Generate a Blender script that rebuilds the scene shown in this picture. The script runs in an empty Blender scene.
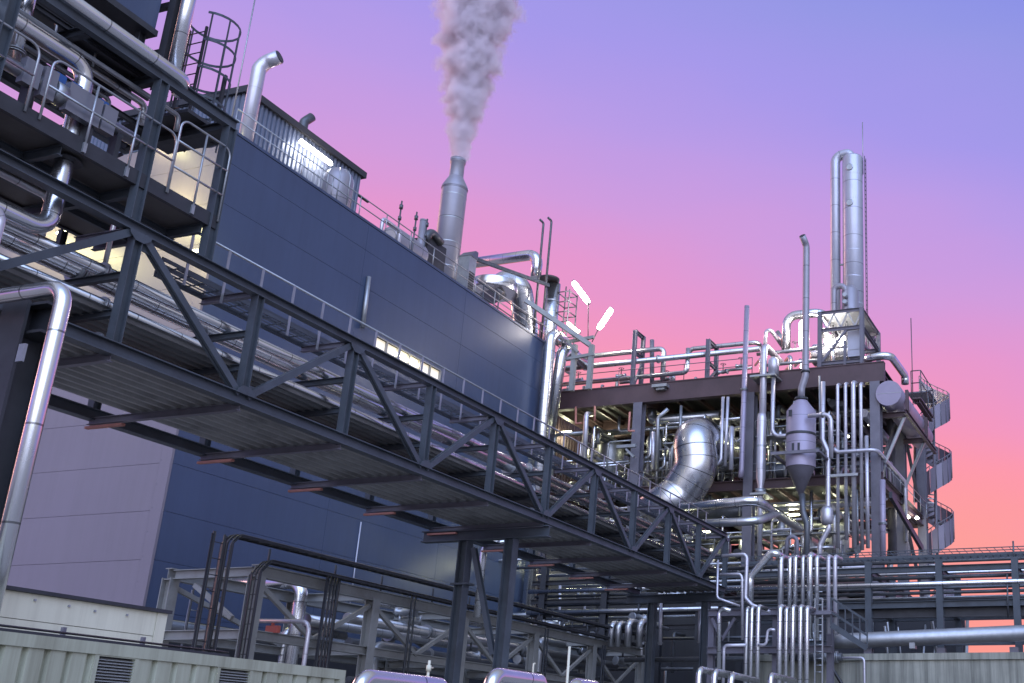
import bpy, math, random
from mathutils import Vector, Matrix

# ------------------------------------------------------------------ camera
EYE = 1.6
F_PX, C_X, C_Y = 1108.3, 757.3, 386.7            # focal length and optical axis in pixels (the photo is a crop)
YAW, PITCH, ROLL = 0.341197, 0.321168, 0.0212619
S = bpy.context.scene
C = S.collection
_fw = Vector((math.cos(YAW)*math.cos(PITCH), math.sin(YAW)*math.cos(PITCH), math.sin(PITCH)))
_rt = Vector((math.sin(YAW), -math.cos(YAW), 0))
_up = _rt.cross(_fw)
RT = math.cos(ROLL)*_rt + math.sin(ROLL)*_up
UP = -math.sin(ROLL)*_rt + math.cos(ROLL)*_up
FW = _fw
cam_data = bpy.data.cameras.new('camera')
cam = bpy.data.objects.new('camera', cam_data)
C.objects.link(cam)
cam.matrix_world = Matrix(((RT.x, UP.x, -FW.x, 0), (RT.y, UP.y, -FW.y, 0), (RT.z, UP.z, -FW.z, EYE), (0, 0, 0, 1)))
cam_data.sensor_fit = 'HORIZONTAL'
cam_data.sensor_width = 36
cam_data.lens = F_PX/1024*36
cam_data.shift_x = -(C_X-512)/1024
cam_data.shift_y = (C_Y-341.5)/1024
cam_data.clip_start = 0.1
cam_data.clip_end = 5000
S.camera = cam

def srgb(r, g, b):
    return tuple(((v/255/12.92) if v/255 <= .04045 else ((v/255+.055)/1.055)**2.4) for v in (r, g, b)) + (1,)

# ------------------------------------------------------------------ world: dusk sky
world = bpy.data.worlds.new('World')
S.world = world
world.use_nodes = True
nt = world.node_tree
nt.nodes.clear()
wo = nt.nodes.new('ShaderNodeOutputWorld')
bg = nt.nodes.new('ShaderNodeBackground')
tc = nt.nodes.new('ShaderNodeTexCoord')
dot = nt.nodes.new('ShaderNodeVectorMath'); dot.operation = 'DOT_PRODUCT'
dot.inputs[1].default_value = (-1.018, -0.919, 1.954)
nt.links.new(tc.outputs['Generated'], dot.inputs[0])
nz = nt.nodes.new('ShaderNodeTexNoise')
nz.inputs['Scale'].default_value = 2.2; nz.inputs['Detail'].default_value = 4; nz.inputs['Roughness'].default_value = .5
mp = nt.nodes.new('ShaderNodeMapping'); mp.inputs['Scale'].default_value = (1, 1, 3.6); mp.inputs['Rotation'].default_value = (.25, .18, 0)
nt.links.new(tc.outputs['Generated'], mp.inputs[0]); nt.links.new(mp.outputs[0], nz.inputs['Vector'])
mz = nt.nodes.new('ShaderNodeMath'); mz.operation = 'MULTIPLY_ADD'
mz.inputs[1].default_value = .24; mz.inputs[2].default_value = .754-.095
nt.links.new(nz.outputs['Fac'], mz.inputs[0])
ad = nt.nodes.new('ShaderNodeMath'); ad.operation = 'ADD'
nt.links.new(dot.outputs['Value'], ad.inputs[0]); nt.links.new(mz.outputs[0], ad.inputs[1])
mr = nt.nodes.new('ShaderNodeMapRange')
mr.inputs[1].default_value = -1.0; mr.inputs[2].default_value = 3.0
nt.links.new(ad.outputs[0], mr.inputs[0])
cr = nt.nodes.new('ShaderNodeValToRGB')
STOPS = [(-1.0, (255, 150, 110)), (-.4, (255, 150, 128)), (0.0, (254, 159, 156)), (.12, (254, 154, 172)), (.24, (243, 152, 193)), (.36, (229, 152, 208)), (.49, (209, 156, 222)),
         (.66, (187, 156, 231)), (.82, (166, 153, 235)), (1.0, (150, 152, 230)), (1.18, (134, 144, 232)), (1.45, (150, 147, 182)), (1.9, (154, 153, 158)), (3.0, (128, 146, 186))]
el = cr.color_ramp.elements
for i, (t, col) in enumerate(STOPS):
    p = (t+1)/4
    e = el[i] if i < 2 else el.new(p)
    e.position = p
    e.color = srgb(*col)
nt.links.new(mr.outputs[0], cr.inputs[0])
nt.links.new(cr.outputs[0], bg.inputs[0])
# unseen sky behind the viewer: brightened for fill, plus an added patch for pipe highlights
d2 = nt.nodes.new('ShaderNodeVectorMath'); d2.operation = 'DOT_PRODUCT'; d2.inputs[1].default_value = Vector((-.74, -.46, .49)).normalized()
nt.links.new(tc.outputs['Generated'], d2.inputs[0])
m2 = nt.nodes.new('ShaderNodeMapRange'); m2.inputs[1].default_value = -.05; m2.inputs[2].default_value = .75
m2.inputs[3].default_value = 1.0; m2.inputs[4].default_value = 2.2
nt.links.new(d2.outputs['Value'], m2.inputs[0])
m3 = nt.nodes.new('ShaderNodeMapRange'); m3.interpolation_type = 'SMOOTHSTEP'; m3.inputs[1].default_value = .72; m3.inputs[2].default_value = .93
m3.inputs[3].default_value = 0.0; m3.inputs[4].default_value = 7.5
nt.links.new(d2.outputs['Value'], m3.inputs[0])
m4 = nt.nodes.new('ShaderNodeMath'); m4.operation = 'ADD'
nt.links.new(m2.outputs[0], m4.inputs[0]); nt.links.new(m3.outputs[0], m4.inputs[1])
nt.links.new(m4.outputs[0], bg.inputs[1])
nt.links.new(bg.outputs[0], wo.inputs[0])

# weak warm afterglow from low behind the hall, soft
sun_data = bpy.data.lights.new('sun', 'SUN')
sun_data.energy = 0.9; sun_data.angle = math.radians(25); sun_data.color = (1, .55, .45)
sun = bpy.data.objects.new('sun', sun_data); C.objects.link(sun)
sun_dir = Vector((0.15, 0.95, 0.22))
sun.rotation_euler = sun_dir.to_track_quat('Z', 'Y').to_euler()
sun.location = (0, 60, 60)

S.view_settings.view_transform = 'Standard'
S.view_settings.look = 'None'
S.view_settings.exposure = 0
S.view_settings.gamma = 1

# ------------------------------------------------------------------ materials
def mat(name, base, rough=.5, metal=0., noise=0., nscale=4., bump=0., bscale=30., dirt=None, dirt_amt=.5, seam=None, streak=0., spec=.5, brick=None):
    m = bpy.data.materials.new(name); m.use_nodes = True
    t = m.node_tree; b = t.nodes['Principled BSDF']
    b.inputs['Roughness'].default_value = rough; b.inputs['Metallic'].default_value = metal
    b.inputs['Specular IOR Level'].default_value = spec
    base = tuple(base)+(1,) if len(base) == 3 else base
    tc = t.nodes.new('ShaderNodeTexCoord')
    geo = t.nodes.new('ShaderNodeNewGeometry')
    col = None
    rgb = t.nodes.new('ShaderNodeRGB'); rgb.outputs[0].default_value = base
    col = rgb.outputs[0]
    def mix(a, bcol, fac, mode='MIX'):
        x = t.nodes.new('ShaderNodeMix'); x.data_type = 'RGBA'; x.blend_type = mode
        if isinstance(fac, float): x.inputs[0].default_value = fac
        else: t.links.new(fac, x.inputs[0])
        if hasattr(a, 'links'): t.links.new(a, x.inputs[6])
        else: x.inputs[6].default_value = a
        if hasattr(bcol, 'links'): t.links.new(bcol, x.inputs[7])
        else: x.inputs[7].default_value = bcol
        return x.outputs[2]
    def noise_node(scale, detail=5, vec=None, rough_=.6):
        n = t.nodes.new('ShaderNodeTexNoise'); n.inputs['Scale'].default_value = scale; n.inputs['Detail'].default_value = detail
        n.inputs['Roughness'].default_value = rough_
        t.links.new(vec if vec else geo.outputs['Position'], n.inputs['Vector'])
        return n.outputs['Fac']
    def ramp(src, a, c):
        r = t.nodes.new('ShaderNodeMapRange'); r.inputs[1].default_value = a; r.inputs[2].default_value = c
        t.links.new(src, r.inputs[0]); return r.outputs[0]
    if noise:
        n = noise_node(nscale)
        v = t.nodes.new('ShaderNodeMapRange'); v.inputs[1].default_value = .25; v.inputs[2].default_value = .75
        v.inputs[3].default_value = 1-noise; v.inputs[4].default_value = 1+noise
        t.links.new(n, v.inputs[0])
        sc = t.nodes.new('ShaderNodeVectorMath'); sc.operation = 'SCALE'
        t.links.new(col, sc.inputs[0]); t.links.new(v.outputs[0], sc.inputs['Scale'])
        col = sc.outputs[0]
        rr = t.nodes.new('ShaderNodeMapRange'); rr.inputs[3].default_value = max(.02, rough-.12); rr.inputs[4].default_value = min(1, rough+.12)
        t.links.new(noise_node(nscale*1.7), rr.inputs[0]); t.links.new(rr.outputs[0], b.inputs['Roughness'])
    if streak:
        mpn = t.nodes.new('ShaderNodeMapping'); mpn.inputs['Scale'].default_value = (3, 3, .12)
        t.links.new(geo.outputs['Position'], mpn.inputs[0])
        f = ramp(noise_node(1.2, 6, mpn.outputs[0], .7), .42, .64)
        col = mix(col, dirt if dirt else (.02, .02, .015, 1), f if streak >= 1 else (lambda q: q)(scale_fac(t, f, streak)))
    if dirt and not streak:
        f = ramp(noise_node(nscale*.6, 8, None, .7), .52, .72)
        col = mix(col, dirt, scale_fac(t, f, dirt_amt))
    h = None
    if seam:
        pitch, w, dark, around = seam
        uv = t.nodes.new('ShaderNodeUVMap'); uv.uv_map = 'UVMap'
        sp = t.nodes.new('ShaderNodeSeparateXYZ'); t.links.new(uv.outputs[0], sp.inputs[0])
        md = t.nodes.new('ShaderNodeMath'); md.operation = 'PINGPONG'; md.inputs[1].default_value = pitch/2
        t.links.new(sp.outputs[0], md.inputs[0])
        lt = t.nodes.new('ShaderNodeMath'); lt.operation = 'LESS_THAN'; lt.inputs[1].default_value = w/2
        t.links.new(md.outputs[0], lt.inputs[0])
        col = mix(col, (base[0]*dark, base[1]*dark, base[2]*dark, 1), lt.outputs[0])
        h = lt.outputs[0]
    if brick:
        pass
    if hasattr(col, 'links'): t.links.new(col, b.inputs['Base Color'])
    if bump or h is not None:
        bp = t.nodes.new('ShaderNodeBump'); bp.inputs['Strength'].default_value = bump if bump else .4; bp.inputs['Distance'].default_value = .02
        t.links.new(noise_node(bscale, 3), bp.inputs['Height'])
        t.links.new(bp.outputs[0], b.inputs['Normal'])
    return m
def scale_fac(t, f, s):
    n = t.nodes.new('ShaderNodeMath'); n.operation = 'MULTIPLY'; n.inputs[1].default_value = s
    t.links.new(f, n.inputs[0]); return n.outputs[0]
def emit(name, col, strength):
    m = bpy.data.materials.new(name); m.use_nodes = True
    b = m.node_tree.nodes['Principled BSDF']
    b.inputs['Base Color'].default_value = (.8, .8, .8, 1)
    b.inputs['Emission Color'].default_value = tuple(col)+(1,); b.inputs['Emission Strength'].default_value = strength
    return m

M = dict(
    jacket=mat('pipe_cladding', (.56, .56, .57), .32, .95, .12, .8, .02, .8, seam=(1.0, .022, .45, 0)),
    bright=mat('polished_cladding', (.68, .68, .69), .24, .97, .10, .9, .02, .8, seam=(1.1, .025, .4, 0)),
    ductm=mat('duct_cladding', (.50, .50, .52), .27, 1.0, .08, .9, .05, 1.2, seam=(.66, .035, .25, 0)),
    pale=mat('painted_pipe', (.52, .50, .54), .36, .6, .10, 1.5, .05, 6, seam=(1.5, .02, .6, 0)),
    galv=mat('galvanised_steel', (.36, .37, .38), .42, .75, .16, 3.0, .05, 20),
    darkpipe=mat('dark_pipe', (.10, .105, .115), .42, .5, .25, 2., .05, 8),
    navy=mat('blue_grey_steel', (.066, .076, .088), .48, .1, .20, 1.6, .05, 14, dirt=(.035, .032, .03, 1), dirt_amt=.5, spec=.35),
    floor=mat('underside_plate', (.10, .092, .085), .6, 0, .25, .9, .05, 10, dirt=(.05, .045, .04, 1)),
    plum=mat('brown_steel', (.085, .052, .056), .5, .15, .22, .8, .05, 10, dirt=(.05, .03, .028, 1), dirt_amt=.5),
    plum2=mat('grey_violet_steel', (.15, .14, .165), .5, .15, .2, .8, .05, 10, dirt=(.06, .05, .05, 1), dirt_amt=.5),
    black=mat('black_steel', (.036, .037, .042), .5, .2, .3, 2.),
    deck=mat('galvanised_deck', (.24, .235, .225), .5, .2, .25, 1.2, .05, 12, dirt=(.05, .05, .05, 1)),
    wall=mat('blue_cladding', (.047, .068, .122), .36, .0, .12, .22, .03, .7, dirt=(.03, .042, .075, 1), streak=.22),
    endwall=mat('grey_cladding', (.195, .165, .19), .45, .0, .05, .3, .03, .7, dirt=(.14, .12, .13, 1), streak=.16),
    trim=mat('pale_trim', (.42, .43, .50), .4, .2, .05, 1.),
    ribbed=mat('ribbed_cladding', (.15, .175, .235), .36, .35, .08, .7),
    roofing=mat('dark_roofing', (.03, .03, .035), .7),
    lightsteel=mat('light_grey_steel', (.27, .27, .255), .5, .1, .12, 1.3, .04, 10, dirt=(.12, .10, .08, 1), dirt_amt=.45),
    green=mat('grey_green_container', (.365, .37, .27), .55, .0, .10, .9, .03, 10, dirt=(.15, .14, .09, 1), streak=.55),
    cream=mat('cream_cladding', (.64, .61, .47), .5, .0, .06, .7, .02, 10, dirt=(.38, .35, .26, 1), streak=.4),
    stack2=mat('column_cladding', (.44, .44, .50), .36, .45, .08, .8, .04, 2.5, seam=(2.2, .05, .5, 0)),
    concrete=mat('stained_concrete', (.285, .28, .225), .85, .0, .22, .6, .25, 25, dirt=(.06, .06, .048, 1), streak=.62),
    ground=mat('concrete_yard', (.30, .29, .26), .85, 0, .3, .6, .2, 40, dirt=(.08, .075, .07, 1)),
    cable=mat('black_cable', (.02, .02, .022), .45),
    red=mat('red_paint', (.45, .10, .07), .5),
    rust=mat('primer_red', (.42, .17, .13), .6, 0, .2, 3),
    blue=mat('blue_box_paint', (.02, .09, .28), .4),
    vessel=mat('vessel_paint', (.30, .26, .33), .45, .25, .08, .8, .03, 6, seam=(1.6, .03, .5, 0)),
    stackm=mat('stack_cladding', (.27, .255, .285), .40, .3, .08, .8, .06, 2.5, seam=(2.2, .05, .5, 0)),
    lamp=emit('lamp_tube', (1.0, .96, .84), 40),
    lampw=emit('lamp_white', (1.0, .93, .90), 45),
    lampy=emit('lamp_yellow', (1.0, .93, .58), 30),
    lampb=emit('bulkhead_glow', (1.0, .95, .78), 9),
    window=emit('lit_window', (1.0, .84, .50), .75),
    winframe=mat('window_frame', (.30, .29, .27), .4, .3),
)

# ------------------------------------------------------------------ geometry helpers
def P(px, py, **k):
    """world point seen at a pixel of the photograph, on the plane X=, Y= or Z="""
    d = ((px-C_X)/F_PX)*RT - ((py-C_Y)/F_PX)*UP + FW
    ax, v = list(k.items())[0]
    if ax == 'Z': t = (v-EYE)/d.z
    elif ax == 'X': t = v/d.x
    else: t = v/d.y
    return Vector((0, 0, EYE)) + d*t
def PR(p, px):
    """radius of something px pixels wide at point p"""
    return (p-Vector((0, 0, EYE))).dot(FW)/F_PX*px/2
V = Vector
ZU = Vector((0, 0, 1))

class MB:
    def __init__(s): s.v = []; s.f = []; s.uv = []; s.sm = []
    def face(s, idx, uv=None, smooth=False):
        s.f.append(idx); s.uv.append(uv or [(0, 0)]*len(idx)); s.sm.append(smooth)
    def box(s, a, b):
        x0, x1 = sorted((a[0], b[0])); y0, y1 = sorted((a[1], b[1])); z0, z1 = sorted((a[2], b[2]))
        n = len(s.v)
        s.v += [V(q) for q in ((x0, y0, z0), (x1, y0, z0), (x1, y1, z0), (x0, y1, z0), (x0, y0, z1), (x1, y0, z1), (x1, y1, z1), (x0, y1, z1))]
        for q in ((0, 3, 2, 1), (4, 5, 6, 7), (0, 1, 5, 4), (1, 2, 6, 5), (2, 3, 7, 6), (3, 0, 4, 7)): s.face([n+i for i in q])
        return s
    def frame(s, a, b, up=ZU):
        d = (b-a).normalized()
        if abs(d.dot(up)) > .99: up = V((1, 0, 0)) if abs(d.x) < .9 else V((0, 1, 0))
        x = d.cross(up).normalized(); y = x.cross(d).normalized()
        return d, x, y
    def prof(s, a, b, poly, up=ZU):
        """extrude a 2D profile (x across, y along up) from a to b"""
        a = V(a); b = V(b); d, x, y = s.frame(a, b, up); n = len(s.v); k = len(poly)
        for p in (a, b):
            for (u, w) in poly: s.v.append(p+x*u+y*w)
        for i in range(k): s.face([n+i, n+(i+1) % k, n+k+(i+1) % k, n+k+i])
        s.face([n+i for i in range(k)][::-1]); s.face([n+k+i for i in range(k)])
        return s
    def beam(s, a, b, w, h, up=ZU):
        return s.prof(a, b, [(-w/2, -h/2), (w/2, -h/2), (w/2, h/2), (-w/2, h/2)], up)
    def ibeam(s, a, b, w, h, up=ZU, tf=None, tw=None):
        tf = tf or max(.012, h*.09); tw = (tw or max(.01, w*.08))/2
        return s.prof(a, b, [(-w/2, -h/2), (w/2, -h/2), (w/2, -h/2+tf), (tw, -h/2+tf), (tw, h/2-tf), (w/2, h/2-tf), (w/2, h/2), (-w/2, h/2), (-w/2, h/2-tf), (-tw, h/2-tf), (-tw, -h/2+tf), (-w/2, -h/2+tf)], up)
    def tube(s, pts, r, seg=10, fillet=None, caps=True, ang=5):
        pts = [V(p) for p in pts]
        fillet = fillet if fillet is not None else r*2.2
        path = [pts[0]]
        for i in range(1, len(pts)-1):
            a, p, b = pts[i-1], pts[i], pts[i+1]
            d0 = (a-p); d1 = (b-p); l0, l1 = d0.length, d1.length
            if l0 < 1e-6 or l1 < 1e-6: continue
            d0.normalize(); d1.normalize(); th = d0.angle(d1)
            if th > math.pi-.02 or fillet <= 0: path.append(p); continue
            t = min(fillet/math.tan(th/2), l0*.49, l1*.49)
            q0 = p+d0*t; q1 = p+d1*t
            for j in range(ang+1):
                u = j/ang
                w = math.sin((math.pi-th)*u); 
                # circular arc through the tangent points
                rr = t*math.tan(th/2); cc = p+(d0+d1).normalized()*(rr/math.sin(th/2))
                v0 = (q0-cc).normalized(); v1 = (q1-cc).normalized(); om = v0.angle(v1)
                if om < 1e-4: path.append(p); break
                vv = (v0*math.sin((1-u)*om)+v1*math.sin(u*om))/math.sin(om)
                path.append(cc+vv*rr)
        path.append(pts[-1])
        n0 = len(s.v); N = len(path)
        tang = []
        for i in range(N):
            a = path[max(0, i-1)]; b = path[min(N-1, i+1)]
            dd = (b-a); tang.append(dd.normalized() if dd.length > 1e-9 else V((0, 0, 1)))
        ref = V((0, 0, 1)) if abs(tang[0].z) < .9 else V((1, 0, 0))
        x = tang[0].cross(ref).normalized(); L = 0; Ls = []
        rs = r if isinstance(r, (list, tuple)) else None
        for i in range(N):
            if i: L += (path[i]-path[i-1]).length; q = tang[i-1].rotation_difference(tang[i]); x = q @ x
            x = (x-tang[i]*x.dot(tang[i])).normalized(); y = tang[i].cross(x)
            Ls.append(L)
            for j in range(seg):
                an = 2*math.pi*j/seg
                s.v.append(path[i]+(x*math.cos(an)+y*math.sin(an))*r)
        for i in range(N-1):
            for j in range(seg):
                j2 = (j+1) % seg
                s.face([n0+i*seg+j, n0+i*seg+j2, n0+(i+1)*seg+j2, n0+(i+1)*seg+j], [(Ls[i], j/seg), (Ls[i], (j+1)/seg), (Ls[i+1], (j+1)/seg), (Ls[i+1], j/seg)], True)
        if caps:
            s.face([n0+j for j in range(seg)][::-1], [(.4, 0)]*seg); s.face([n0+(N-1)*seg+j for j in range(seg)], [(.4, 0)]*seg)
        return s
    def lathe(s, base, prof, seg=24, axis=ZU, cap0=True, cap1=True, start=0., sweep=None):
        """prof: list of (radius, height along axis)"""
        base = V(base); axis = V(axis).normalized()
        ref = V((1, 0, 0)) if abs(axis.x) < .9 else V((0, 1, 0))
        x = axis.cross(ref).normalized(); y = axis.cross(x)
        n0 = len(s.v)
        for (r, h) in prof:
            for j in range(seg):
                an = 2*math.pi*j/seg
                s.v.append(base+axis*h+(x*math.cos(an)+y*math.sin(an))*max(r, .001))
        for i in range(len(prof)-1):
            h0, h1 = prof[i][1], prof[i+1][1]
            if abs(h1-h0) < 1e-4: h1 = h0 = h0+.4
            for j in range(seg):
                j2 = (j+1) % seg
                s.face([n0+i*seg+j, n0+i*seg+j2, n0+(i+1)*seg+j2, n0+(i+1)*seg+j], [(h0, j/seg), (h0, (j+1)/seg), (h1, (j+1)/seg), (h1, j/seg)], True)
        if cap0: s.face([n0+j for j in range(seg)][::-1], [(.4, 0)]*seg)
        if cap1: s.face([n0+(len(prof)-1)*seg+j for j in range(seg)], [(.4, 0)]*seg)
        return s
    def quad(s, a, b, c, d):
        n = len(s.v); s.v += [V(a), V(b), V(c), V(d)]; s.face([n, n+1, n+2, n+3]); return s
    def poly_prism(s, pts, off):
        """solid from a planar polygon and an offset vector"""
        n = len(s.v); k = len(pts); off = V(off)
        s.v += [V(p) for p in pts]+[V(p)+off for p in pts]
        for i in range(k): s.face([n+i, n+(i+1) % k, n+k+(i+1) % k, n+k+i])
        s.face([n+i for i in range(k)][::-1]); s.face([n+k+i for i in range(k)])
        return s
    def build(s, name, m, parent=None, label=None, cat=None, group=None, kind=None, bevel=0):
        me = bpy.data.meshes.new(name)
        if parent is not None: o0 = root_loc(parent)
        else:
            xs = [p.x for p in s.v]; ys = [p.y for p in s.v]; zs = [p.z for p in s.v]
            o0 = V(((min(xs)+max(xs))/2, (min(ys)+max(ys))/2, min(zs)))
        me.from_pydata([tuple(p-o0) for p in s.v], [], s.f)
        uvl = me.uv_layers.new(name='UVMap')
        k = 0
        for u in s.uv:
            for q in u: uvl.data[k].uv = q; k += 1
        me.polygons.foreach_set('use_smooth', s.sm)
        me.materials.append(M[m] if isinstance(m, str) else m)
        me.update()
        import bmesh
        bm = bmesh.new(); bm.from_mesh(me); bmesh.ops.recalc_face_normals(bm, faces=bm.faces); bm.to_mesh(me); bm.free()
        o = bpy.data.objects.new(name, me); C.objects.link(o)
        if parent is not None: o.parent = parent
        else: o.location = o0
        if label: o['label'] = label
        if cat: o['category'] = cat
        if group: o['group'] = group
        if kind: o['kind'] = kind
        return o
def root_loc(o):
    p = V(o.location)
    while o.parent is not None: o = o.parent; p = p+V(o.location)
    return p
def thing(name, label, cat, loc, group=None):
    o = bpy.data.objects.new(name, None); o.empty_display_size = .3; C.objects.link(o)
    o.location = loc; o['label'] = label; o['category'] = cat
    if group: o['group'] = group
    return o
def pipe(name, label, pts, r, m='jacket', group=None, seg=12, fillet=None, cat='pipe', flanges=(), ang=5):
    """one pipe run; flanges: positions along the run (0..1) that carry a bolted collar (a part)"""
    if not flanges:
        return MB().tube(pts, r, seg, fillet, ang=ang).build(name, m, None, label, cat, group)
    t = thing(name, label, cat, V(pts[0]), group)
    MB().tube(pts, r, seg, fillet, ang=ang).build('pipe_run', m, t)
    pts = [V(p) for p in pts]
    Ls = [(pts[i+1]-pts[i]).length for i in range(len(pts)-1)]; T = sum(Ls)
    for f in flanges:
        d = f*T; i = 0
        while d > Ls[i] and i < len(Ls)-1: d -= Ls[i]; i += 1
        dr = (pts[i+1]-pts[i]).normalized(); q = pts[i]+dr*d
        MB().tube([q-dr*r*.3, q-dr*.012], r*1.5, seg, 0).tube([q+dr*.012, q+dr*r*.3], r*1.5, seg, 0).build('flange', 'galv', t)
    return t
def lerp(a, b, t): return V(a)*(1-t)+V(b)*t
ORD = ['first', 'second', 'third', 'fourth', 'fifth', 'sixth', 'seventh', 'eighth', 'ninth', 'tenth', 'eleventh', 'twelfth', 'thirteenth', 'fourteenth', 'fifteenth', 'sixteenth']
rnd = random.Random(7)
def railing(name, label, pts, h=1.1, n=None, gap=2.0, m='galv', rr=.024, rails=(.55, 1.0), group=None, plate=False, posts_at=None, loop=False):
    """handrail along a polyline: posts are parts, the rails one part each"""
    pts = [V(p) for p in pts]
    t = thing(name, label, 'railing', pts[0], group)
    for k, f in enumerate(rails):
        MB().tube(([pts[0]] if loop and f == max(rails) else [])+[p+ZU*h*f for p in pts]+([pts[-1]] if loop and f == max(rails) else []), rr, 8, .20 if loop else .12).build('top_rail' if f == max(rails) else 'middle_rail', m, t)
    for i in range(len(pts)-1):
        L = (pts[i+1]-pts[i]).length; k = max(1, round(L/gap))
        for j in range(k+1 if i == len(pts)-2 else k):
            if loop and (j == 0 or j == k): continue
            q = lerp(pts[i], pts[i+1], j/k)
            mb = MB().tube([q, q+ZU*h], rr*.95, 8)
            if plate: mb.box(q-V((.035, .02, .14)), q+V((.035, .02, .06)))
            mb.build('post', m, t)
    return t

# ================================================================== SETTING
MB().quad((-1500, -1500, 0), (1500, -1500, 0), (1500, 1500, 0), (-1500, 1500, 0)).build('ground', 'ground', kind='structure')

# ------------------------------------------------------------------ blue factory hall
HX, HY, HX1, HY1, HZ = 32.4, 36.0, 60.0, 66.0, 27.05
hall = thing('factory_hall', 'large factory hall with dark blue panelled long wall and pale grey end wall', 'building', (HX, HY, 0))
ROWS = [0.0]+[8.28-1.915*k for k in (4, 3, 2, 1)]+[8.28+1.915*k for k in range(0, 10)]+[HZ-.12]
ROWS = sorted(ROWS)
COLS = [HX+.12, 41.6, 50.45, HX1]
WX0, WX1, WZ0, WZ1 = 43.25, 48.9, 20.3, 21.45        # lit window band
mb = MB(); g = .007
for a, b in zip(COLS[:-1], COLS[1:]):
    for z0, z1 in zip(ROWS[:-1], ROWS[1:]):
        if a < WX0 < b and z1 > WZ0 and z0 < WZ1:
            for (xa, xb, za, zb) in ((a, WX0, z0, z1), (WX1, b, z0, z1)):
                mb.box((xa+g, HY, za+g), (xb-g, HY+.1, zb-g))
            if z0 < WZ0: mb.box((WX0-g, HY, z0+g), (WX1+g, HY+.1, WZ0))
            if z1 > WZ1: mb.box((WX0-g, HY, WZ1), (WX1+g, HY+.1, z1-g))
        else: mb.box((a+g, HY, z0+g), (b-g, HY+.1, z1-g))
mb.build('front_wall', 'wall', hall)
mb = MB()
ecols = [HY+.55, 44, 52, 60, HY1]
for a, b in zip(ecols[:-1], ecols[1:]):
    for z0, z1 in zip(ROWS[:-1], ROWS[1:]):
        mb.box((HX, a+g, z0+g), (HX+.1, b-g, z1-g))
mb.build('end_wall', 'endwall', hall)
mb = MB().box((HX-.012, HY-.012, 0), (HX+.108, HY+.54, HZ))
for k in range(28): mb.box((HX-.025, HY+.46, .7+k*.96), (HX-.012, HY+.50, .74+k*.96))
mb.build('corner_flashing', 'endwall', hall)
MB().box((HX+.2, HY+.12, 0), (HX1-.05, HY1, HZ-.3)).build('core', 'navy', hall)
MB().box((HX+.01, HY-.03, HZ-.1), (HX1+.03, HY+.3, HZ+.03)).box((HX-.03, HY-.03, HZ-.1), (HX+.01, HY1, HZ+.03)).build('roof_edge', 'wall', hall)
wn = MB()
wn.box((WX0, HY-.03, WZ0-.06), (WX1, HY+.14, WZ0)).box((WX0, HY-.03, WZ1), (WX1, HY+.14, WZ1+.06))
for k in range(7):
    x = WX0+(WX1-WX0)*k/6
    wn.box((x-.04, HY-.025, WZ0), (x+.04, HY+.14, WZ1))
wn.box((WX0, HY-.015, (WZ0+WZ1)/2-.03), (WX1, HY+.1, (WZ0+WZ1)/2+.03))
w = wn.build('window', 'winframe', hall)
MB().box((WX0, HY+.105, WZ0), (WX1, HY+.117, WZ1)).build('pane', 'window', w)
MB().tube([(WX0+1.6, HY+.07, WZ0+.86), (WX0+3.8, HY+.07, WZ0+.86)], .035, 8).build('lamp_tube', 'lampy', w)

def ribbed(a, b, z0, z1, depth=.09, pitch=.30, outward=None, form=((0, 0), (.30, 0), (.42, 1), (.88, 1))):
    """vertical trapezoidal sheet between two ground points"""
    a = V(a); b = V(b); L = (b-a).length; d = (b-a)/L
    out = V(outward)
    n = int(L/pitch); pts = []
    for i in range(n):
        for (f, o) in form:
            pts.append(a+d*((i+f)*L/n)+out*(o*depth))
    pts.append(b)
    m = MB()
    for p in pts: m.v += [V((p.x, p.y, z0)), V((p.x, p.y, z1))]
    for i in range(len(pts)-1): m.face([2*i, 2*i+2, 2*i+3, 2*i+1])
    return m
PY, PX0, PX1, PZ = 42.0, 38.1, 47.2, 34.0
pent = ribbed((PX0, PY, 0), (PX1, PY, 0), HZ-.3, PZ-.35, outward=(0, -1, 0))
pent.build('penthouse_wall', 'ribbed', hall)
ribbed((PX0, HY1, 0), (PX0, PY, 0), HZ-.3, PZ-.35, outward=(-1, 0, 0)).build('penthouse_wall', 'ribbed', hall)
ribbed((PX1, PY, 0), (PX1, HY1, 0), HZ-.3, PZ-.35, outward=(1, 0, 0)).build('penthouse_wall', 'ribbed', hall)
MB().box((PX0-.25, PY-.25, PZ-.38), (PX1+.25, HY1, PZ)).build('penthouse_roof', 'roofing', hall)
MB().tube([(PX1+.1, PY+.3, 32.7), (PX1+1.3, PY+.3, 32.7)], .09, 8).build('spout', 'black', hall)

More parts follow.
